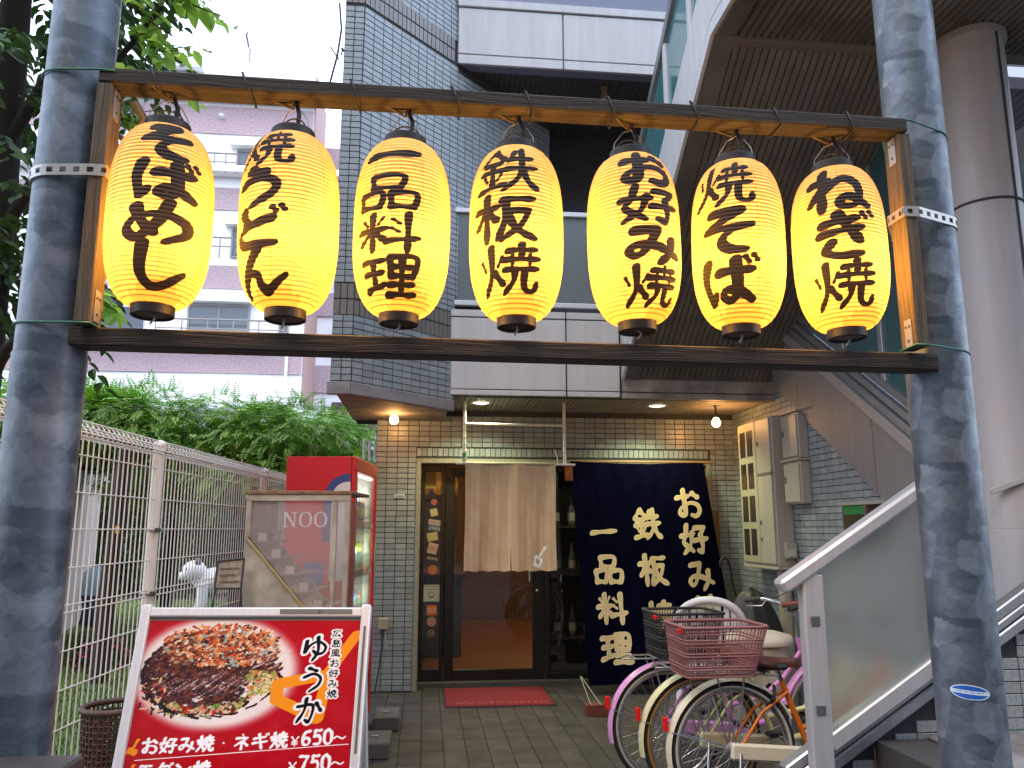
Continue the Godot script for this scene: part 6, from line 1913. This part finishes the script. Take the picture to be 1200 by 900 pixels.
	part(s2, "backing", one(func(q): q.box(tilt * Transform3D(Basis.IDENTITY, Vector3(0, 0.58, -0.012)), Vector3(0.87, 1.14, 0.026))), mat(0.3, 0.3, 0.3, 0.6))
	for q in [[Vector3(-0.442, 0.575, 0), Vector3(0.036, 1.20, 0.048)], [Vector3(0.442, 0.575, 0), Vector3(0.036, 1.20, 0.048)], [Vector3(0, 1.145, 0), Vector3(0.848, 0.036, 0.046)], [Vector3(0, 0.005, 0), Vector3(0.848, 0.036, 0.046)]]:
		part(s2, "frame_bar", one(func(m): m.box(tilt * Transform3D(Basis.IDENTITY, q[0]), q[1], 0.005)), alu)
	for q in [Vector3(0.18, 1.146, 0.0235), Vector3(0.32, 1.146, 0.0235)]:
		part(s2, "worn_strip", one(func(m): m.box(tilt * Transform3D(Basis.IDENTITY, q), Vector3(0.20 - 0.2 * q.x, 0.020, 0.001))), mat(0.22, 0.20, 0.18, 0.7, 0, "grit", 4.0))
	part(s2, "worn_strip", one(func(m): m.box(tilt * Transform3D(Basis.IDENTITY, Vector3(0.443, 0.86, 0.0243)), Vector3(0.010, 0.46, 0.001))), mat(0.20, 0.18, 0.16, 0.7, 0, "grit", 4.0))
	var back := Transform3D(Basis(Vector3.RIGHT, 0.22), Vector3(0, 0.02, -0.42))
	for x in [-0.42, 0.42]:
		part(s2, "rear_leg", one(func(m): m.box(back * Transform3D(Basis.IDENTITY, Vector3(x, 0.55, 0)), Vector3(0.03, 1.1, 0.03), 0.004)), alu)

# ---------------------------------------------------------------- bicycles
func strip_arc(b: MB, c: Vector3, r: float, a0: float, a1: float, w: float, k: int) -> void:
	# a mudguard: a strip bent round the wheel, domed across
	var ring := func(a: float) -> Array:
		var d := Vector3(cos(a), sin(a), 0)
		return [c + d * (r - 0.012) + Vector3(0, 0, w), c + d * r + Vector3(0, 0, w * 0.7), c + d * (r + 0.004), c + d * r - Vector3(0, 0, w * 0.7), c + d * (r - 0.012) - Vector3(0, 0, w)]
	for i in k:
		var p: Array = ring.call(lerpf(a0, a1, float(i) / k))
		var q: Array = ring.call(lerpf(a0, a1, float(i + 1) / k))
		var d := Vector3(cos(lerpf(a0, a1, (i + 0.5) / k)), sin(lerpf(a0, a1, (i + 0.5) / k)), 0)
		for j in 4:
			b.poly([p[j], p[j + 1], q[j + 1], q[j]], d + Vector3(0, 0, (1.5 - j) * 0.6))

func wheel(parent: Node, called: String, c: Vector3, wall: Material, fender: Material, fa0: float, fa1: float) -> void:
	var black := mat(0.012, 0.012, 0.013, 0.75)
	var chrome := mat(0.55, 0.56, 0.58, 0.22, 0.95)
	var b := MB.new()
	b.tube(arc(Vector3.ZERO, Vector3.RIGHT, Vector3.UP, 0.318, 0, TAU * 59 / 60.0, 59), 0.018, 10, true)
	var o := part(parent, called, b.mesh(), black, Transform3D(Basis.IDENTITY, c))
	b = MB.new()
	for s in [-1.0, 1.0]:
		b.tube(arc(Vector3(0, 0, 0.0125 * s), Vector3.RIGHT, Vector3.UP, 0.307, 0, TAU * 59 / 60.0, 59), 0.0085, 6, true)
	part(o, "tyre_wall", b.mesh(), wall)
	b = MB.new()
	b.tube(arc(Vector3.ZERO, Vector3.RIGHT, Vector3.UP, 0.290, 0, TAU * 59 / 60.0, 59), 0.011, 8, true)
	part(o, "rim", b.mesh(), chrome)
	b = MB.new()
	for k in 32:
		var a := TAU * k / 32.0
		var s := 1.0 if k % 2 else -1.0
		var a2 := a + 0.7 * (1.0 if (k / 2) % 2 else -1.0)
		b.tube([Vector3(cos(a2) * 0.022, sin(a2) * 0.022, 0.03 * s), Vector3(cos(a) * 0.288, sin(a) * 0.288, 0)], 0.0013, 4)
	part(o, "spokes", b.mesh(), chrome)
	b = MB.new()
	b.lathe([Vector2(0, -0.05), Vector2(0.012, -0.05), Vector2(0.014, -0.036), Vector2(0.030, -0.034), Vector2(0.03, -0.028), Vector2(0.016, -0.02), Vector2(0.016, 0.02), Vector2(0.03, 0.028), Vector2(0.03, 0.034), Vector2(0.014, 0.036), Vector2(0.012, 0.05), Vector2(0, 0.05)], 16, Transform3D(Basis(Vector3.RIGHT, PI / 2), Vector3.ZERO), false)
	part(o, "hub", b.mesh(), chrome)
	b = MB.new()
	strip_arc(b, Vector3.ZERO, 0.352, fa0, fa1, 0.031, 26)
	var f := part(parent, "mudguard", b.mesh(), fender, Transform3D(Basis.IDENTITY, c))
	b = MB.new()
	for s in [-1.0, 1.0]:
		b.tube([Vector3(0, 0, 0.05 * s), Vector3(cos(2.85) * 0.35, sin(2.85) * 0.35, 0.03 * s)], 0.0028, 5)
	if called == "rear_wheel":
		part(f, "guard_stay", b.mesh(), chrome)

func basket(parent: Node, c: Vector3, size: Vector3, mt: Material) -> void:
	# tapered basket of flat bars: uprights, level bands and a rim
	var b := MB.new()
	var t := func(y: float, u: float) -> Vector3:
		# u runs round the four sides, y from 0 to 1
		var k := lerpf(0.80, 1.0, y)
		var hx := size.x * 0.5 * k
		var hz := size.z * 0.5 * k
		var s := fposmod(u, 4.0)
		var i := int(s)
		var f := s - i
		var cs := [Vector2(-hx, hz), Vector2(hx, hz), Vector2(hx, -hz), Vector2(-hx, -hz)]
		var p: Vector2 = cs[i].lerp(cs[(i + 1) % 4], f)
		# round the corners a little
		var m: float = minf(f, 1.0 - f)
		p *= 1.0 - 0.05 * maxf(0.0, 1.0 - m * 9.0)
		return Vector3(p.x + 0.03 * (y - 0.5), y * size.y, p.y)
	for i in 92:
		var u := 4.0 * i / 92.0
		b.tube([t.call(0.0, u), t.call(0.5, u), t.call(0.98, u)], 0.0024, 4)
	for y in [0.0, 0.14, 0.20, 0.40, 0.46, 0.66, 0.72, 0.97]:
		var p := []
		for i in 64:
			p.append(t.call(y, 4.0 * i / 64.0))
		b.tube(p, 0.0045 if y < 0.9 else 0.009, 6, true)
	for i in 12:
		var x := lerpf(-0.38, 0.38, i / 11.0) * size.x
		b.bar(Vector3(x, 0.0, -size.z * 0.4), Vector3(x, 0.0, size.z * 0.4), 0.006, 0.004)
	for i in 6:
		var z := lerpf(-0.36, 0.36, i / 5.0) * size.z
		b.bar(Vector3(-size.x * 0.4, 0.003, z), Vector3(size.x * 0.4, 0.003, z), 0.006, 0.004)
	var o := part(parent, "basket", b.mesh(), mt, Transform3D(Basis.IDENTITY, c))
	box_part(o, "reflector", Vector3(-size.x * 0.5 - 0.012, size.y * 0.86, size.z * 0.34), Vector3(-size.x * 0.5 + 0.004, size.y * 0.95, size.z * 0.46), mat(0.55, 0.01, 0.01, 0.2), 0.003)

func bicycle(label: String, at: Vector3, turn: float, frame: Material, guard: Material, wall: Material, saddle: Material, bask: Variant) -> Node3D:
	var o := thing("bicycle", label, "bicycle", at, turn, "bicycles parked under the stair")
	var chrome := mat(0.55, 0.56, 0.58, 0.22, 0.95)
	var black := mat(0.015, 0.015, 0.016, 0.6)
	var hub := Vector3(0, 0.336, 0)
	var fhub := Vector3(1.06, 0.336, 0)
	wheel(o, "rear_wheel", hub, wall, guard, deg_to_rad(25), deg_to_rad(193))
	wheel(o, "front_wheel", fhub, wall, guard, deg_to_rad(20), deg_to_rad(165))
	var bb := Vector3(0.43, 0.285, 0)
	var st := Vector3(0.28, 0.665, 0)
	var hd := Vector3(0.845, 0.80, 0)
	var hl := Vector3(0.885, 0.62, 0)
	var b := MB.new()
	b.tube([bb, st], 0.015, 10)
	b.tube([hd, hl], 0.019, 10)
	b.tube([bb + Vector3(0, 0.01, 0), Vector3(0.60, 0.33, 0), Vector3(0.75, 0.46, 0), hl], 0.019, 10)
	b.tube([bb.lerp(st, 0.38), Vector3(0.60, 0.47, 0), Vector3(0.74, 0.58, 0), hl.lerp(hd, 0.6)], 0.014, 10)
	for s in [-1.0, 1.0]:
		b.tube([hub + Vector3(0, 0, 0.058 * s), Vector3(0.2, 0.31, 0.052 * s), bb + Vector3(0, 0, 0.02 * s)], 0.009, 8)
		b.tube([hub + Vector3(0, 0, 0.058 * s), Vector3(0.14, 0.52, 0.05 * s), bb.lerp(st, 0.86) + Vector3(0, 0, 0.02 * s)], 0.0085, 8)
	part(o, "frame", b.mesh(), frame)
	b = MB.new()
	for s in [-1.0, 1.0]:
		b.tube([hl + Vector3(0.005, -0.02, 0.03 * s), Vector3(0.96, 0.48, 0.045 * s), fhub + Vector3(0, 0, 0.052 * s)], 0.011, 8)
	part(o, "fork", b.mesh(), frame)
	b = MB.new()
	b.tube([st, st + Vector3(-0.035, 0.10, 0)], 0.0125, 10)
	part(o, "seat_post", b.mesh(), chrome)
	# saddle: wide at the back, drawn out to a nose
	b = MB.new()
	b.sheet(func(u: float, v: float) -> Vector3:
		var w := lerpf(0.105, 0.022, smoothstep(0.15, 0.75, u)) * smoothstep(-0.10, 0.10, u) * (1.0 - 0.6 * smoothstep(0.93, 1.0, u))
		var a := (v - 0.5) * PI * 1.25
		return Vector3(0.105 + u * 0.27, 0.755 + 0.035 * cos(a) + 0.028 * pow(1.0 - u, 2.0) - 0.01, sin(a) * w), 24, 14)
	var sd := part(o, "saddle", b.mesh(), saddle)
	part(sd, "saddle_base", one(func(q): q.bb(Vector3(0.13, 0.725, -0.06), Vector3(0.30, 0.755, 0.06), 0.012)), black)
	# handlebar, grips, stem
	var bar := [Vector3(0.68, 1.0, 0.27), Vector3(0.76, 1.01, 0.24), Vector3(0.83, 0.99, 0.14), Vector3(0.84, 0.96, 0.0), Vector3(0.83, 0.99, -0.14), Vector3(0.76, 1.01, -0.24), Vector3(0.68, 1.0, -0.27)]
	var hb := tube_part(o, "handlebar", bar, 0.011, chrome, 8)
	tube_part(hb, "stem", [hd, Vector3(0.84, 0.96, 0)], 0.012, chrome, 8)
	for s in [-1.0, 1.0]:
		tube_part(hb, "grip", [Vector3(0.645, 0.995, 0.278 * s), Vector3(0.74, 1.008, 0.25 * s)], 0.0165, saddle, 10)
		tube_part(hb, "brake_lever", [Vector3(0.77, 1.0, 0.23 * s), Vector3(0.75, 0.965, 0.25 * s), Vector3(0.66, 0.965, 0.285 * s)], 0.005, chrome, 6)
		tube_part(hb, "cable", [Vector3(0.78, 1.0, 0.22 * s), Vector3(0.90, 1.07, 0.12 * s), Vector3(0.93, 0.95, 0.03 * s), Vector3(0.90, 0.75, 0.02 * s)], 0.0028, black, 5)
	# carrier over the rear wheel
	b = MB.new()
	for s in [-1.0, 1.0]:
		b.tube([Vector3(0.24, 0.70, 0.05 * s), Vector3(0.10, 0.715, 0.065 * s), Vector3(-0.22, 0.715, 0.065 * s), Vector3(-0.26, 0.71, 0.03 * s)], 0.0055, 6)
		b.tube([hub + Vector3(0, 0, 0.062 * s), Vector3(-0.10, 0.715, 0.065 * s)], 0.0045, 6)
		b.tube([hub + Vector3(0, 0, 0.062 * s), Vector3(0.05, 0.715, 0.065 * s)], 0.0045, 6)
	for x in [-0.2, -0.08, 0.05, 0.16]:
		b.tube([Vector3(x, 0.715, -0.065), Vector3(x, 0.715, 0.065)], 0.0045, 6)
	part(o, "carrier", b.mesh(), mat(0.30, 0.29, 0.27, 0.4, 0.6))
	# chain case, crank, pedals, stand, reflector
	b = MB.new()
	b.bar(Vector3(-0.04, 0.345, 0.062), Vector3(0.50, 0.30, 0.062), 0.028, 0.085, 0.013)
	part(o, "chain_case", b.mesh(), guard)
	b = MB.new()
	b.tube([bb + Vector3(0, 0, -0.075), bb + Vector3(0, 0, 0.085)], 0.012, 8)
	b.tube([bb + Vector3(0, 0, 0.085), bb + Vector3(0.14, -0.085, 0.095)], 0.0095, 8)
	b.tube([bb + Vector3(0, 0, -0.075), bb + Vector3(-0.14, 0.085, -0.085)], 0.0095, 8)
	var cr := part(o, "crank", b.mesh(), chrome)
	box_part(cr, "pedal", bb + Vector3(0.095, -0.10, 0.10), bb + Vector3(0.185, -0.075, 0.17), black, 0.005)
	box_part(cr, "pedal", bb + Vector3(-0.185, 0.075, -0.16), bb + Vector3(-0.095, 0.10, -0.09), black, 0.005)
	tube_part(o, "side_stand", [hub + Vector3(0.01, 0, 0.07), Vector3(-0.03, 0.15, 0.13), Vector3(-0.05, 0.002, 0.19)], 0.009, chrome, 8)
	box_part(o, "rear_reflector", Vector3(-0.368, 0.435, -0.018), Vector3(-0.345, 0.505, 0.018), mat(0.60, 0.008, 0.008, 0.15), 0.006)
	tube_part(o, "ring_lock", arc(Vector3(0.21, 0.60, 0), Vector3(0.35, 0.93, 0).normalized(), Vector3.BACK, 0.052, 0.4, TAU - 0.4, 16), 0.009, black, 6)
	if bask is Array:
		basket(o, Vector3(bask[2], 0.715, 0), bask[0], bask[1])
	return o

func build_bicycles() -> void:
	var cream := mat(0.62, 0.58, 0.44, 0.35)
	var grey := mat(0.35, 0.35, 0.34, 0.6)
	var brown := mat(0.10, 0.028, 0.020, 0.45)
	bicycle("orange framed bicycle with cream mudguard and dusty rose rear basket, nearest the stair", Vector3(1.585, 0, -4.18), deg_to_rad(2), mat(0.58, 0.14, 0.015, 0.3), cream, mat(0.42, 0.42, 0.40, 0.5), brown, [Vector3(0.45, 0.25, 0.35), mat(0.235, 0.095, 0.095, 0.45), -0.085])
	bicycle("cream framed bicycle with amber walled tyres between the other two bicycles", Vector3(1.505, 0, -4.42), deg_to_rad(3), mat(0.60, 0.56, 0.26, 0.35), mat(0.58, 0.55, 0.33, 0.35), mat(0.30, 0.16, 0.03, 0.6), mat(0.16, 0.035, 0.020, 0.45), null)
	bicycle("pink bicycle with black rear basket, farthest from the stair screen", Vector3(1.405, 0, -4.72), deg_to_rad(4), mat(0.55, 0.20, 0.46, 0.3), mat(0.58, 0.27, 0.52, 0.3), grey, mat(0.02, 0.018, 0.018, 0.5), [Vector3(0.40, 0.26, 0.34), mat(0.016, 0.017, 0.02, 0.5), 0.10])

# ---------------------------------------------------------------- everything small
func build_small_things() -> void:
	# white garden chair behind the bicycles
	var white := mat(0.62, 0.62, 0.62, 0.4)
	var c := thing("garden_chair", "white plastic garden chair with rounded slatted back behind the bicycles", "chair", Vector3(1.93, 0, -5.42), deg_to_rad(-18))
	var back := func(a: float, y: float) -> Vector3: return Vector3(sin(a) * 0.235, y, -0.06 + cos(a) * 0.10 + 0.12 * (y - 0.45))
	var rim := []
	for k in 25:
		var t := k / 24.0
		var a := lerpf(-1.35, 1.35, t)
		rim.append(back.call(a, 0.66 + 0.315 * pow(maxf(0.0, cos(a * 1.03)), 0.55)))
	tube_part(c, "back_rim", rim, 0.026, white, 8)
	for k in 9:
		var a := lerpf(-0.95, 0.95, k / 8.0)
		var top: float = 0.66 + 0.305 * pow(maxf(0.0, cos(a * 1.03)), 0.55)
		part(c, "back_slat", one(func(q): q.bar(back.call(a, 0.45), back.call(a * 1.02, top), 0.008, 0.036, 0.003, Vector3(cos(a), 0, -0.43 * sin(a)))), white)
	part(c, "seat", one(func(q): q.bb(Vector3(-0.23, 0.41, -0.42), Vector3(0.23, 0.44, 0.04), 0.014)), white)
	for s in [-1.0, 1.0]:
		bar_part(c, "leg", Vector3(0.21 * s, 0.42, 0.0), Vector3(0.25 * s, 0.0, 0.06), 0.04, 0.03, white, 0.006)
		bar_part(c, "leg", Vector3(0.21 * s, 0.42, -0.38), Vector3(0.25 * s, 0.0, -0.44), 0.04, 0.03, white, 0.006)
		tube_part(c, "arm", [back.call(1.25 * s, 0.68), Vector3(0.27 * s, 0.67, -0.2), Vector3(0.25 * s, 0.62, -0.40), Vector3(0.22 * s, 0.43, -0.41)], 0.02, white, 8)
	# lidded tub
	var t := thing("lidded_tub", "beige lidded plastic tub standing behind the bicycle saddles", "tub", Vector3(2.10, 0, -5.02), 0.1)
	var tb := MB.new()
	tb.lathe([Vector2(0, 0.0), Vector2(0.15, 0.0), Vector2(0.165, 0.05), Vector2(0.19, 0.74), Vector2(0.0, 0.75)], 24)
	part(t, "body", tb.mesh(), mat(0.40, 0.35, 0.27, 0.5, 0, "blotch", 2.0))
	tb = MB.new()
	tb.lathe([Vector2(0.205, 0.74), Vector2(0.21, 0.76), Vector2(0.20, 0.79), Vector2(0.12, 0.81), Vector2(0, 0.815)], 24)
	part(t, "lid", tb.mesh(), mat(0.50, 0.46, 0.38, 0.45))
	# umbrella with hooked handle against the wall
	var u := thing("umbrella", "folded black umbrella with hooked handle leaning below the meter cabinet", "umbrella", Vector3(2.78, 0, -7.2))
	var blk := mat(0.014, 0.014, 0.015, 0.5)
	tube_part(u, "handle", [Vector3(-0.095, 1.10, 0.02), Vector3(-0.10, 1.15, 0.02), Vector3(-0.07, 1.185, 0.02), Vector3(-0.03, 1.17, 0.02), Vector3(-0.01, 1.10, 0.02), Vector3(0.01, 0.95, 0.02), Vector3(0.05, 0.75, 0.02)], 0.013, blk, 8)
	tube_part(u, "folded_canopy", [Vector3(0.045, 0.80, 0.02), Vector3(0.06, 0.65, 0.02), Vector3(0.09, 0.35, 0.02), Vector3(0.12, 0.06, 0.02), Vector3(0.125, 0.0, 0.02)], [0.02, 0.045, 0.035, 0.012, 0.005], blk, 10)
	# dark covered heap beneath the cabinet
	var h := thing("dark_bag", "dark grey bag slumped under the meter cabinet", "bag", Vector3(2.62, 0, -6.35))
	var hb := MB.new()
	hb.sheet(func(a: float, v: float) -> Vector3:
		var an := a * TAU
		var r := 0.26 * sqrt(maxf(0.0, 1.0 - pow(v, 2.4))) * (1.0 + 0.08 * sin(an * 5.0 + v * 6.0) + 0.05 * sin(an * 9.0))
		return Vector3(cos(an) * r, v * 0.98, -sin(an) * r * 0.9), 40, 24)
	part(h, "bag_body", hb.mesh(), mat(0.03, 0.03, 0.032, 0.55, 0, "blotch", 2.0))
	# woven waste basket by the menu board
	var w := thing("woven_basket", "tall brown woven waste basket between fence and menu board", "basket", Vector3(-1.40, 0, -4.02))
	w.position = Vector3(-1.22, 0, -3.52)
	var wk := mat(0.075, 0.034, 0.02, 0.55)
	var wb := MB.new()
	var rad := func(y: float) -> float: return lerpf(0.085, 0.125, y / 0.74)
	for k in 40:
		var a := TAU * k / 40.0
		wb.bar(Vector3(cos(a) * rad.call(0.0), 0.0, sin(a) * rad.call(0.0)), Vector3(cos(a) * rad.call(0.74), 0.74, sin(a) * rad.call(0.74)), 0.007, 0.007)
	part(w, "stakes", wb.mesh(), wk)
	wb = MB.new()
	for j in 34:
		var y := 0.012 + j * 0.0213
		var p := []
		for k in 80:
			var a := TAU * k / 80.0
			var rr: float = rad.call(y) + 0.0045 * sin(20.0 * a + PI * j)
			p.append(Vector3(cos(a) * rr, y, sin(a) * rr))
		wb.tube(p, 0.0045, 4, true)
	part(w, "weave", wb.mesh(), wk)
	tube_part(w, "rim", arc(Vector3(0, 0.745, 0), Vector3.RIGHT, Vector3.BACK, 0.128, 0, TAU * 39 / 40.0, 39), 0.012, wk, 8, true)
	part(w, "base", one(func(q): q.lathe([Vector2(0, 0.0), Vector2(0.085, 0.0), Vector2(0.085, 0.012), Vector2(0, 0.012)], 24)), wk)
	# concrete blocks
	var cg := mat(0.15, 0.145, 0.135, 0.9, 0, "grit", 3.0, "grit", 0.15)
	for q in [[Vector3(-0.262, 0, -6.33), 0.02, "concrete weight block on the pavement near the entrance wall"], [Vector3(-0.30, 0, -5.62), -0.03, "concrete weight block on the pavement close to the menu board"]]:
		var o := thing("concrete_block", q[2], "block", q[0], q[1], "weight blocks by the wall")
		part(o, "block", one(func(m): m.bb(Vector3(-0.095, 0.0, -0.17), Vector3(0.095, 0.10, 0.17), 0.008)), cg)
		box_part(o, "recess_bar", Vector3(-0.03, 0.10, 0.0), Vector3(0.02, 0.112, 0.02), mat(0.35, 0.33, 0.3, 0.4, 0.7), 0.003)
	# canvas screen across the lawn
	var s := thing("canvas_screen", "pale beige canvas screen standing on the lawn behind the fence", "screen")
	var sc := MB.new()
	sc.sheet(func(a: float, v: float) -> Vector3:
		var x := lerpf(-4.0, -5.43, a)
		var z := lerpf(-8.2, -14.06, a)
		return Vector3(x + 0.02 * sin(a * 40.0 + v * 3.0), 2.47 - v * 2.42, z + 0.015 * sin(a * 23.0)), 50, 20)
	part(s, "cloth", sc.mesh(), mat(0.50, 0.415, 0.37, 0.85, 0, "streak", 0.4))
	for q in [[-4.0, -8.2], [-4.72, -11.13], [-5.43, -14.06]]:
		tube_part(s, "post", [Vector3(q[0] - 0.04, -0.02, q[1]), Vector3(q[0] - 0.04, 2.5, q[1])], 0.03, mat(0.3, 0.27, 0.24, 0.6), 8)
	# blue bucket chair
	var bl := thing("blue_stool", "light blue plastic bucket stool on the lawn beside the canvas screen", "stool", Vector3(-4.95, 0, -13.0), 0.3)
	var sb := MB.new()
	sb.lathe([Vector2(0.0, 0.0), Vector2(0.20, 0.0), Vector2(0.17, 0.25), Vector2(0.19, 0.42), Vector2(0.23, 0.46), Vector2(0.0, 0.46)], 24)
	part(bl, "base", sb.mesh(), mat(0.04, 0.16, 0.32, 0.4))
	sb = MB.new()
	sb.lathe([Vector2(0, -0.02), Vector2(0.2, -0.015), Vector2(0.26, 0.02), Vector2(0.26, 0.05), Vector2(0, 0.06)], 28, Transform3D(Basis(Vector3.RIGHT, 1.15), Vector3(0, 0.62, -0.05)))
	part(bl, "round_back", sb.mesh(), mat(0.42, 0.58, 0.68, 0.4))
	# ride-on toy
	var r := thing("ride_on_toy", "white ride-on animal toy with pale blue saddle on the lawn", "toy", Vector3(-3.85, 0, -15.6), 0.25)
	var rb := MB.new()
	var ball := func(m: MB, at: Vector3, rr: Vector3) -> void:
		var p := []
		for k in 13:
			var a := -PI / 2 + PI * k / 12.0
			p.append(Vector2(cos(a), sin(a)))
		m.lathe(p, 20, Transform3D(Basis.from_scale(rr), at))
	ball.call(rb, Vector3(0.05, 0.50, 0), Vector3(0.46, 0.24, 0.23))
	ball.call(rb, Vector3(-0.38, 0.68, 0.02), Vector3(0.21, 0.19, 0.20))
	ball.call(rb, Vector3(-0.55, 0.60, 0.04), Vector3(0.10, 0.08, 0.10))
	for x in [-0.22, 0.33]:
		for zz in [-0.15, 0.15]:
			rb.tube([Vector3(x, 0.42, zz), Vector3(x, 0.2, zz * 1.05), Vector3(x - 0.03, 0.0, zz * 1.1)], [0.11, 0.09, 0.10], 12)
	part(r, "body", rb.mesh(), mat(0.75, 0.77, 0.80, 0.45))
	rb = MB.new()
	ball.call(rb, Vector3(-0.33, 0.83, 0.14), Vector3(0.06, 0.08, 0.04))
	ball.call(rb, Vector3(-0.33, 0.83, -0.12), Vector3(0.06, 0.08, 0.04))
	ball.call(rb, Vector3(-0.50, 0.71, 0.15), Vector3(0.03, 0.04, 0.03))
	part(r, "ears_and_eyes", rb.mesh(), mat(0.05, 0.05, 0.06, 0.4))
	rb = MB.new()
	ball.call(rb, Vector3(0.12, 0.63, 0), Vector3(0.24, 0.13, 0.19))
	part(r, "saddle", rb.mesh(), mat(0.25, 0.45, 0.62, 0.45))
	# wooden trunk post behind the fence with a yellow tag
	var p2 := thing("wooden_post", "brown wooden post with small yellow tag behind the fence", "post", Vector3(-2.98, 0, -8.05))
	tube_part(p2, "shaft", [Vector3(0, -0.02, 0), Vector3(0.02, 1.0, 0), Vector3(0.06, 2.3, -0.05)], [0.085, 0.075, 0.07], mat(0.085, 0.055, 0.04, 0.9, 0, "grain", 1.0, "grain", 0.4), 12)
	box_part(p2, "tag", Vector3(0.06, 1.40, 0.06), Vector3(0.10, 1.47, 0.075), mat(0.7, 0.35, 0.01, 0.5), 0.002)
